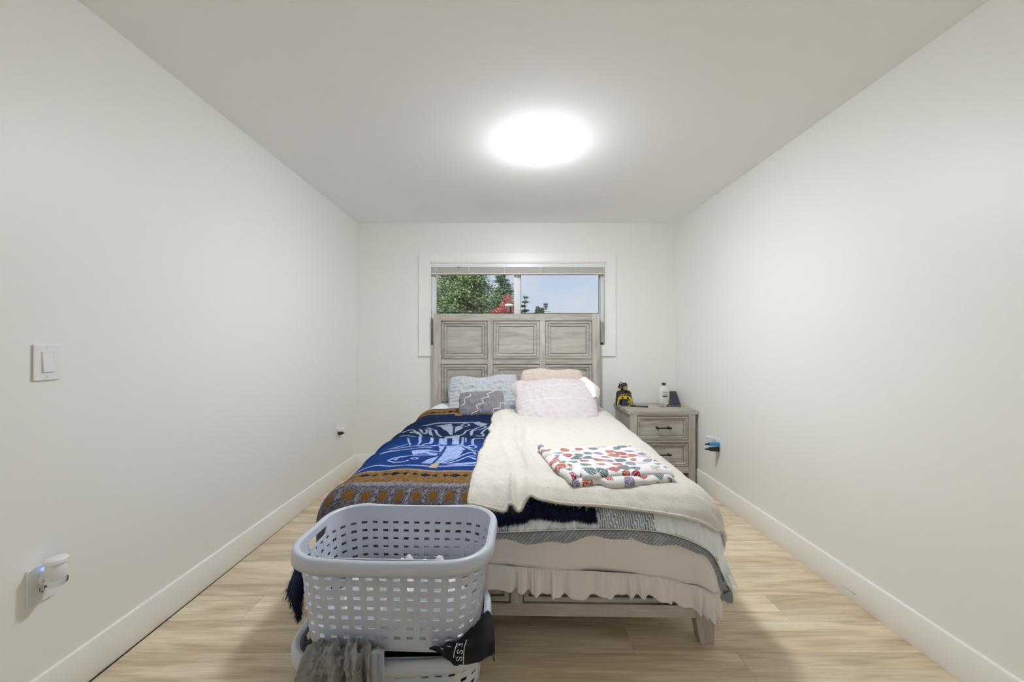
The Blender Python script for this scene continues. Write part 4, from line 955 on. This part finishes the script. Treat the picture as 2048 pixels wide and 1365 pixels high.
def make_basket(label, loc, rz):
    t = thing('laundry_basket', label, 'laundry basket', loc, rz, None)
    mb = MB()
    zs = [.012, .0385]; 
    for i in range(7): zs += [.0385+.030*i+.0085, .0385+.030*(i+1)]
    zs = sorted(set(round(z, 4) for z in zs)); zs = [z for z in zs if z < .232]
    # bands: alternate solid / hole row
    def cell(i0, i1, z0, z1, o, th=.0026):
        r0, r1 = outline(z0), outline(z1); vs = []; n = i1-i0
        for r, z in ((r0, z0), (r1, z1)):
            for dpt in (o, o-th):
                for i in range(i0, i1+1):
                    q = r[i % NP]; vs.append((q[0]+q[2]*dpt, q[1]+q[3]*dpt, z))
        m = n+1; fs = []
        for i in range(n):
            fs.append((i, i+1, 2*m+i+1, 2*m+i)); fs.append((m+i+1, m+i, 3*m+i, 3*m+i+1))
            fs.append((2*m+i, 2*m+i+1, 3*m+i+1, 3*m+i)); fs.append((i+1, i, m+i, m+i+1))
        fs.append((0, 2*m, 3*m, m)); fs.append((n, m+n, 3*m+n, 2*m+n)); mb.add(vs, fs)
    rowsz = []; z = .0385
    cell_rows = [(.012, .0372, 's')]
    for i in range(7):
        c = .042+.030*i; cell_rows.append((c-.0048, c+.0048, 'h'))
        if i < 6: cell_rows.append((c+.0048, c+.0252, 's'))
    for ri, (za, zb, kd) in enumerate(cell_rows):
        for c in range(NC):
            i0 = c*4-1
            cell(i0+2, i0+4, za, zb, 0)                     # upright strand between holes
            if kd == 's': cell(i0, i0+2, za, zb, .0012 if (c+ri//2) % 2 else -.0008)
    # upper solid band with a hand hole at both ends
    for c in range(NP):
        q = outline(.24)[c]; q2 = outline(.24)[(c+1) % NP]; my = (q[1]+q2[1])/2
        endz = abs(q[2]) > .98 and abs(my) < .060
        cell(c, c+1, .226, .232, 0); 
        if not endz: cell(c, c+1, .232, .262, 0)
        cell(c, c+1, .262, .2835, 0)
        cell(c, c+1, .0, .012, -.002)
    obj('woven_wall', mb, M['basket'], t, True, 35)
    rr = outline(.0)[::4]; vs = [(q[0], q[1], .0) for q in rr]+[(q[0], q[1], .003) for q in rr]; n = len(rr)
    obj('bottom', MB().add(vs, [tuple(range(n))[::-1], tuple(range(n, 2*n))]+[(i, (i+1) % n, n+(i+1) % n, n+i) for i in range(n)]), M['basket'], t)
    # rolled rim
    prof = [(-.003, .262), (-.003, .276), (-.001, .283), (.004, .2865), (.012, .287), (.018, .283), (.0215, .275), (.0225, .262), (.0215, .246), (.019, .246), (.0195, .262), (.0185, .272), (.012, .280), (.003, .279), (.0005, .262)]
    R = outline(.2835); A = []
    for q in R:
        A.append([(q[0]+q[2]*o_, q[1]+q[3]*o_, z_-.006*(1-min(1, abs(q[0])/.2)**2)*(abs(q[3]) > .5)) for o_, z_ in prof])
    A.append(A[0]); gridobj('rim', A, M['basket'], t)
    bd = [(-.0028, .0), (.0015, .0), (.0020, .0015), (.0015, .003), (-.0028, .003)]
    A = [[(q[0]+q[2]*o_, q[1]+q[3]*o_, .231+z_) for o_, z_ in bd] for q in outline(.232)]; A.append(A[0]); gridobj('bead', A, M['basket'], t)
    for s in (-1, 1):
        x = s*.291
        pts = [(x, -.062, .258), (x, -.058, .240), (x, -.045, .231), (x, .045, .231), (x, .058, .240), (x, .062, .258)]
        obj('handle_lip', MB().tube(smoothline(pts, 2).tolist(), .0035, 8), M['basket'], t, True, 0)
    return t
UB = (-.361, 1.335, .316); LBk = (-.380, 1.372, .0)
make_basket('upper light blue-grey woven plastic laundry basket, stacked on the other at the bed foot', UB, math.radians(-2))
lowb = thing('laundry_basket', 'lower light blue-grey laundry basket on the floor under the stacked one', 'laundry basket', LBk, math.radians(1.5))
up = [o for o in bpy.data.objects if o.name == 'laundry_basket'][0]
for ch in list(up.children):
    c = ch.copy(); COL.objects.link(c); c.parent = lowb

# clothes in the baskets
def heap(name, label, cat, m, loc, w, d, h, seed, n=90, thing_=True, base=0.0):
    x = np.linspace(-1, 1, n); X, Y = np.meshgrid(x, x, indexing='ij')
    r = np.clip(1-(np.abs(X)**3+np.abs(Y)**3), 0, 1)**.45
    Z = base+h*r*(.75+.25*wn(X*w, Y*d, seed, .16))+.006*np.abs(wn(X*w, Y*d, seed+1, .12))*r+.003*wn(X*w, Y*d, seed+2, .04)*r
    o = gridobj(name, np.stack([X*w/2, Y*d/2, Z], -1), m, solid=.004); o.location = loc; return tag(o, label, cat)
heap('white_shirt', 'crumpled white shirt lying in the upper laundry basket', 'shirt', M['white_cloth'], (UB[0]+.00, UB[1]-.015, UB[2]+.006), .44, .30, .165, 301)
heap('white_towel', 'bunched white towel on the right side inside the upper laundry basket', 'towel', M['white_cloth'], (UB[0]+.085, UB[1]-.075, UB[2]+.04), .24, .15, .165, 311, 60)
heap('white_sock', 'small white bunched sock at the middle front of the upper basket', 'sock', M['white_cloth'], (UB[0]+.03, UB[1]-.10, UB[2]+.04), .10, .07, .175, 315, 40)
heap('grey_towel', 'grey clothes bunched at the bottom of the upper laundry basket', 'clothes', M['rib'], (UB[0]-.02, UB[1]+.07, UB[2]+.006), .42, .17, .10, 321, 60)
heap('navy_garment', 'dark navy clothes filling the lower laundry basket', 'clothes', M['navy_cloth'], (LBk[0], LBk[1], .02), .53, .36, .27, 331, 90)
# grey knitted garment hanging over the lower rim
FY = LBk[1]-BBd-.008      # front face of lower rim
def W(px, py, Y): return P(px, py, Y)
YR = 1.148
def hang(name, label, cat, m, rows, n, k, folds, seed, solid=.004, amp=.010):
    G = bez(rows, n, k); nn = normals(G)
    u = np.linspace(0, 1, k)[None]; v = np.linspace(0, 1, n)[:, None]
    ww = np.zeros((n, k))
    for f, ph, a, sk in folds: s_ = np.sin(u*f*2*PI+ph+sk*v+1.1*np.sin(v*3+ph)); ww = ww+a*np.sign(s_)*np.abs(s_)**.7
    ww = ww+.5*wn(u*3+0*v, v*2+0*u, seed, .5)+.25*wn(u*3+0*v, v*2+0*u, seed+1, .15)
    sg = 1 if nn[n//2, k//2, 1] < 0 else -1
    G = G+nn*sg*(ww*amp+amp*.6)[..., None]*np.clip(.35+v*1.2, 0, 1)[..., None]
    c = G.reshape(-1, 3).mean(0); c[2] = G[..., 2].min(); o = gridobj(name, G-c, m, solid=solid); o.location = c; return tag(o, label, cat), G-c
hang('knit_sweater', 'crumpled heather grey knit sweater hanging over the front of the lower laundry basket', 'sweater', M['heather'],
     [[W(655, 1302, 1.21), W(672, 1300, 1.21), W(692, 1302, 1.21), W(712, 1303, 1.21), W(728, 1306, 1.21)],
      [W(640, 1292, 1.165), W(662, 1290, 1.165), W(688, 1292, 1.165), W(712, 1292, 1.165), W(730, 1298, 1.165)],
      [W(614, 1312, 1.125), W(645, 1306, 1.12), W(680, 1306, 1.12), W(712, 1306, 1.12), W(736, 1312, 1.125)],
      [W(600, 1345, 1.115), W(640, 1340, 1.105), W(680, 1340, 1.105), W(712, 1340, 1.105), W(738, 1342, 1.115)],
      [W(598, 1372, 1.118), W(636, 1374, 1.108), W(678, 1374, 1.108), W(710, 1374, 1.108), W(736, 1374, 1.118)],
      [W(604, 1420, 1.125), W(640, 1424, 1.115), W(676, 1424, 1.115), W(706, 1424, 1.115), W(728, 1420, 1.125)]], 110, 150,
     [(3.2, .4, .9, -2.2), (5.4, 1.2, .45, -3.5), (9.0, 2.0, .22, 4.0)], 401, .004, .017)
sk_rows = [[W(734, 1306, 1.20), W(750, 1304, 1.20), W(766, 1306, 1.20)], [W(740, 1299, 1.15), W(755, 1297, 1.15), W(770, 1300, 1.15)], [W(737, 1310, 1.115), W(752, 1308, 1.11), W(768, 1308, 1.112)],
           [W(735, 1335, 1.108), W(750, 1334, 1.102), W(768, 1332, 1.106)], [W(733, 1356, 1.110), W(750, 1360, 1.102), W(769, 1352, 1.107)], [W(742, 1372, 1.112), W(754, 1371, 1.106), W(766, 1364, 1.110)]]
G = bez(sk_rows, 60, 61); u = np.linspace(0, 1, 61)[None]; G[..., 1] -= .0016*np.sign(np.sin(u*2*PI*11))+.008*np.exp(-((u-.55-.3*(np.linspace(0, 1, 60)[:, None]-.5))/.12)**2)*-1
c = G.reshape(-1, 3).mean(0); c[2] = G[..., 2].min(); o = gridobj('ribbed_sock', G-c, M['rib'], solid=.004); o.location = c
tag(o, 'pale grey ribbed cuff folded over the lower basket rim beside the grey sweater', 'sock')
# black garment with the white lettering band
bk_rows = [[W(905, 1292, 1.22), W(920, 1282, 1.25), W(945, 1258, 1.31), W(962, 1235, 1.37), W(972, 1225, 1.40)],
           [W(872, 1300, 1.165), W(895, 1290, 1.185), W(925, 1270, 1.225), W(955, 1240, 1.29), W(980, 1226, 1.34)],
           [W(858, 1298, 1.12), W(885, 1300, 1.13), W(917, 1285, 1.15), W(952, 1262, 1.185), W(984, 1240, 1.25)],
           [W(878, 1306, 1.105), W(897, 1318, 1.105), W(920, 1312, 1.11), W(955, 1298, 1.14), W(989, 1275, 1.19)],
           [W(902, 1322, 1.10), W(912, 1328, 1.10), W(925, 1330, 1.105), W(955, 1325, 1.13), W(988, 1308, 1.17)]]
G = bez(bk_rows, 70, 90); uu_ = np.linspace(0, 1, 90)[None]; vv_ = np.linspace(0, 1, 70)[:, None]
nn = normals(G); sg = 1 if nn[50, 45, 1] < 0 else -1
G = G+nn*sg*(.004*wn(uu_*1.5+0*vv_, vv_+0*uu_, 501, .5)+.003)[..., None]; nn = nn*sg
c = G.reshape(-1, 3).mean(0); c[2] = G[..., 2].min()
bk = gridobj('black_garment', G-c, M['black_cloth'], solid=.004); bk.location = c; tag(bk, 'black garment with a white ESS lettering band hanging over the right of the lower basket', 'garment')
def gs(u, v, lift=.0012):
    i = np.clip(np.asarray(v)*69, 0, 68.999); j = np.clip(np.asarray(u)*89, 0, 88.999); i0 = i.astype(int); j0 = j.astype(int); fi = (i-i0)[..., None]; fj = (j-j0)[..., None]
    g = lambda A: A[i0, j0]*(1-fi)*(1-fj)+A[i0+1, j0]*fi*(1-fj)+A[i0, j0+1]*(1-fi)*fj+A[i0+1, j0+1]*fi*fj
    return g(G)+g(nn)*lift-c
PJ = proj(G)
def near(px, py):
    d = (PJ[..., 0]-px)**2+(PJ[..., 1]-py)**2; i, j = np.unravel_index(np.argmin(d), d.shape); return j/89, i/69
def pxline(pts, r, name, parent=None, m=M['white_thread']):
    uv = [near(x, y) for x, y in resample(smoothline(pts, 1), max(5, 3*len(pts)))]
    pts3 = gs(np.array([a for a, b in uv]), np.array([b for a, b in uv]), .0016); q = smoothline(pts3, 2)
    return obj(name, MB().tube(q.tolist(), r, 6), m, parent or bk, True, 0)
pxline([(914, 1288), (909, 1303), (907, 1326)], .0011, 'band_stripe'); pxline([(934, 1281), (928, 1298), (926, 1329)], .0011, 'band_stripe')
pxline([(875, 1287), (877, 1296), (887, 1302)], .0011, 'band_stripe'); pxline([(858, 1297), (860, 1304)], .0011, 'band_stripe'); pxline([(894, 1294), (903, 1296)], .0008, 'band_stripe')
uvc = [near(914, 1300), near(926, 1300), near(920, 1290), near(920, 1318)]
def letter(strokes, cx, cy, w=8.0, h=11.0):
    mb = MB()
    cu_, cv_ = near(cx, cy)
    # local tangent frame of the cloth at this spot
    i, j = int(cv_*69), int(cu_*89); i = min(max(i, 1), 67); j = min(max(j, 1), 87); p0 = G[i, j]; n0 = nn[i, j]
    sc = p0[1]/FPX
    ex = np.array([1, 0, 0])-n0*n0[0]; ex /= np.linalg.norm(ex); ez = np.cross(ex, n0); ez = ez if ez[2] < 0 else -ez
    for st, r in strokes:
        pts = [p0-c+n0*.0022+ex*((ly-.5)*h*sc)+ez*((lx-.5)*w*sc) for lx, ly in smoothline(np.array(st, float), 2 if len(st) > 4 else 0)]
        mb.tube([tuple(p) for p in pts], r, 6)
    return obj('letter', mb, M['white_thread'], bk, True, 0)
Es = [([(.18, 0), (.18, 1)], .0010), ([(0, 0), (.85, 0), (.95, .22)], .0006), ([(0, 1), (.85, 1), (.92, .8)], .0006), ([(.18, .5), (.62, .5)], .0006), ([(.62, .38), (.62, .62)], .0005)]
Ss = [([(.88, .72), (.86, .9), (.6, 1.0), (.3, .98), (.12, .8), (.2, .62), (.5, .5), (.8, .36), (.88, .18), (.7, .02), (.4, 0), (.14, .1), (.1, .3)], .0009)]
letter(Es, 921, 1292); letter(Ss, 919.5, 1305); letter(Ss, 918.5, 1318)
cd = np.array([W(987, 1303, 1.165), W(986.5, 1312, 1.165), W(988, 1319, 1.165), W(988, 1324, 1.165)]); 
obj('drawstring', MB().tube((cd-c).tolist(), [.0012, .0012, .0022, .0014], 6), mat('brown_cord', (70, 50, 44), .7), bk, True, 0)

# ------------------------------------------------------------------ outdoors
gr = obj('ground', MB().box(-60, 60, 5.5, 90, -.9, -.6), mat('lawn', (92, 112, 64), .95, var=.2, vscale=1.5)); gr['kind'] = 'structure'
def foliage_mat(name, c0, c1):
    m = bpy.data.materials.new(name); m.use_nodes = True; t = m.node_tree; b = t.nodes['Principled BSDF']; b.inputs['Roughness'].default_value = .8
    g = N(t, 'ShaderNodeNewGeometry'); rr_ = ramp(t, [(0, c0), (1, c1)]); t.links.new(g.outputs['Random Per Island'], rr_.inputs[0]); t.links.new(rr_.outputs[0], b.inputs['Base Color']); return m
F1 = foliage_mat('fir_needles', srgb(92, 118, 82), srgb(176, 194, 136)); F2 = foliage_mat('spruce_needles', srgb(84, 108, 94), srgb(150, 170, 146)); F3 = foliage_mat('maple_leaves', srgb(180, 92, 86), srgb(228, 140, 128)); F4 = foliage_mat('shrub_leaves', srgb(60, 78, 56), srgb(112, 128, 96))
BK = mat('bark', (92, 74, 60), .9)
def tris(name, C, s, m, parent, seed, flat=.5):
    r = np.random.RandomState(seed); n = len(C); a = r.normal(0, 1, (n, 3)); a[:, 2] *= flat; a /= np.linalg.norm(a, axis=1)[:, None]; b_ = np.cross(a, r.normal(0, 1, (n, 3))); b_ /= np.linalg.norm(b_, axis=1)[:, None]
    s = s*r.uniform(.6, 1.4, (n, 1)); V = np.stack([C-b_*s*.35, C+a*s, C+b_*s*.35, C-a*s*.8], 1).reshape(-1, 3)
    me = bpy.data.meshes.new(name); me.from_pydata(V.tolist(), [], [(4*i, 4*i+1, 4*i+2, 4*i+3) for i in range(n)]); return link(name, me, m, parent)
def conifer(name, label, x, y, z0, top, rad, lv, m, seed, per=60, s=.10, droop=.25):
    t = thing(name, label, 'tree', (x, y, z0)); r = np.random.RandomState(seed); Hh = top-z0
    obj('trunk', MB().lathe([(.22*rad/2, 0), (.12*rad/2, Hh*.6), (.02, Hh*.98)], 10), BK, t, True, 0); pts = []; br = MB()
    for l in range(lv):
        f = (l+.6)/lv; z = Hh*(.10+.90*f); R = rad*(1-f)**.8+.08; nb_ = max(4, int(9*(1-f)+4))
        for k in range(nb_):
            a = r.uniform(0, 2*PI); L = R*r.uniform(.7, 1.12); q = r.uniform(0, 1, per)**.7; w = .16*L+.05
            ex = np.stack([np.cos(a)*q*L, np.sin(a)*q*L, z-droop*L*q**1.5+.12*L*q**3+0*q], 1)+r.normal(0, 1, (per, 3))*np.array([w, w, w*.55])*(.35+q[:, None]*.5); pts.append(ex)
            if k % 2 == 0: br.tube([(0, 0, z), (math.cos(a)*L*.8, math.sin(a)*L*.8, z-droop*L*.6)], [.03, .008], 4)
    tris('needles', np.vstack(pts), s, m, t, seed+1, .5); obj('branch', br, BK, t)
    return t
conifer('fir_tree', 'large full green fir tree filling the left of the window view', -2.45, 20, -.6, 7.6, 2.9, 34, F1, 601, 260, .075)
conifer('spruce_tree', 'slim dark spruce tree just left of the window mullion, behind the red maple', -.42, 24, -.6, 5.9, 1.75, 28, F2, 611, 170, .07)
conifer('young_spruce', 'tip of a small dark spruce at the right of the window mullion', 1.05, 26, -.6, 4.5, .75, 16, F2, 621, 70, .07)
def roundtree(name, label, x, y, z0, top, rx, rz, m, seed, n, s):
    t = thing(name, label, 'tree', (x, y, z0)); r = np.random.RandomState(seed); hc = top-z0-rz
    obj('trunk', MB().tube([(0, 0, 0), (.05, 0, hc*.6), (0, 0, hc)], [.16*rx, .11*rx, .05*rx], 8), BK, t, True, 0)
    d = r.normal(0, 1, (n, 3)); d /= np.linalg.norm(d, axis=1)[:, None]; q = r.uniform(.3, 1, n)[:, None]**.5
    lob = 1+.18*np.sin(d[:, :1]*5+1)*np.cos(d[:, 2:]*4+seed); tris('leaves', d*q*lob*np.array([rx, rx, rz])+np.array([0, 0, hc]), s, m, t, seed+1, 1.0); return t
roundtree('red_maple', 'red autumn maple tree low in front of the spruce', -.15, 17, -.6, 3.25, .85, 1.3, F3, 631, 5200, .055)
roundtree('round_tree', 'small round dark tree on the horizon beside the chimney', 2.0, 26, -.6, 3.8, .36, .7, F4, 641, 2500, .06)
# neighbour house: roof line, chimney chase with metal flue
hs = thing('house', 'neighbouring white house with grey roof and metal chimney flue, seen low in the window', 'house', (3.3, 27, -.6))
obj('wall', MB().box(-3.5, 3.5, 0, 6, 0, 2.9), mat('siding_white', (225, 226, 228), .7), hs)
m_ = MB(); m_.hexa([(-3.9, -.4, 2.85), (3.9, -.4, 2.85), (3.9, 6.4, 2.85), (-3.9, 6.4, 2.85), (-3.9, 2.9, 3.72), (3.9, 2.9, 3.72), (3.9, 3.1, 3.72), (-3.9, 3.1, 3.72)])
obj('roof', m_, mat('roof_shingle', (120, 120, 126), .9, bump=.5, bscale=20), hs)
obj('chimney', MB().box(-.95, -.42, .9, 1.5, 2.9, 4.24).box(-1.0, -.37, .85, 1.55, 4.24, 4.30), M['vinyl'], hs)
obj('flue', MB().lathe([(.10, 4.1), (.10, 4.55), (.17, 4.56), (.17, 4.62), (.10, 4.64), (.10, 4.72), (.19, 4.73), (.19, 4.78), (.05, 4.84)], 16, (-.68, 1.2, 0)), mat('flue_metal', (120, 126, 134), .4, .5, .6), hs, True, 40)
obj('window', MB().box(-2, -1, -.03, 0, 1.2, 2.2).box(.8, 1.8, -.03, 0, 1.2, 2.2), M['slate'], hs)
sl = thing('street_lamp', 'white street lamp head in front of the red maple', 'street lamp', (.06, 14.5, -.6))
obj('pole', MB().tube([(0, .2, 0), (0, .2, 3.2), (0, .1, 3.3), (0, 0, 3.3)], .035, 8), M['slate'], sl, True, 0); obj('lamp_head', MB().ell((-.05, 0, 3.28), (.17, .12, .065)), M['white_plastic'], sl, True, 0)
for k, (za, zb, lb) in enumerate([(2.32, 2.20, 'upper of the two thin overhead power cables crossing outside the window'), (2.19, 2.13, 'lower of the two thin overhead power cables crossing outside the window')]):
    y = 13.0; pts = [(x, y, lerp(za, zb, (x+8)/22)+.0016*(x-1)**2) for x in np.linspace(-8, 14, 30)]
    tag(obj('power_cable', MB().tube(pts, .014, 6), M['black'], smooth=True, angle=0), lb, 'power cable')
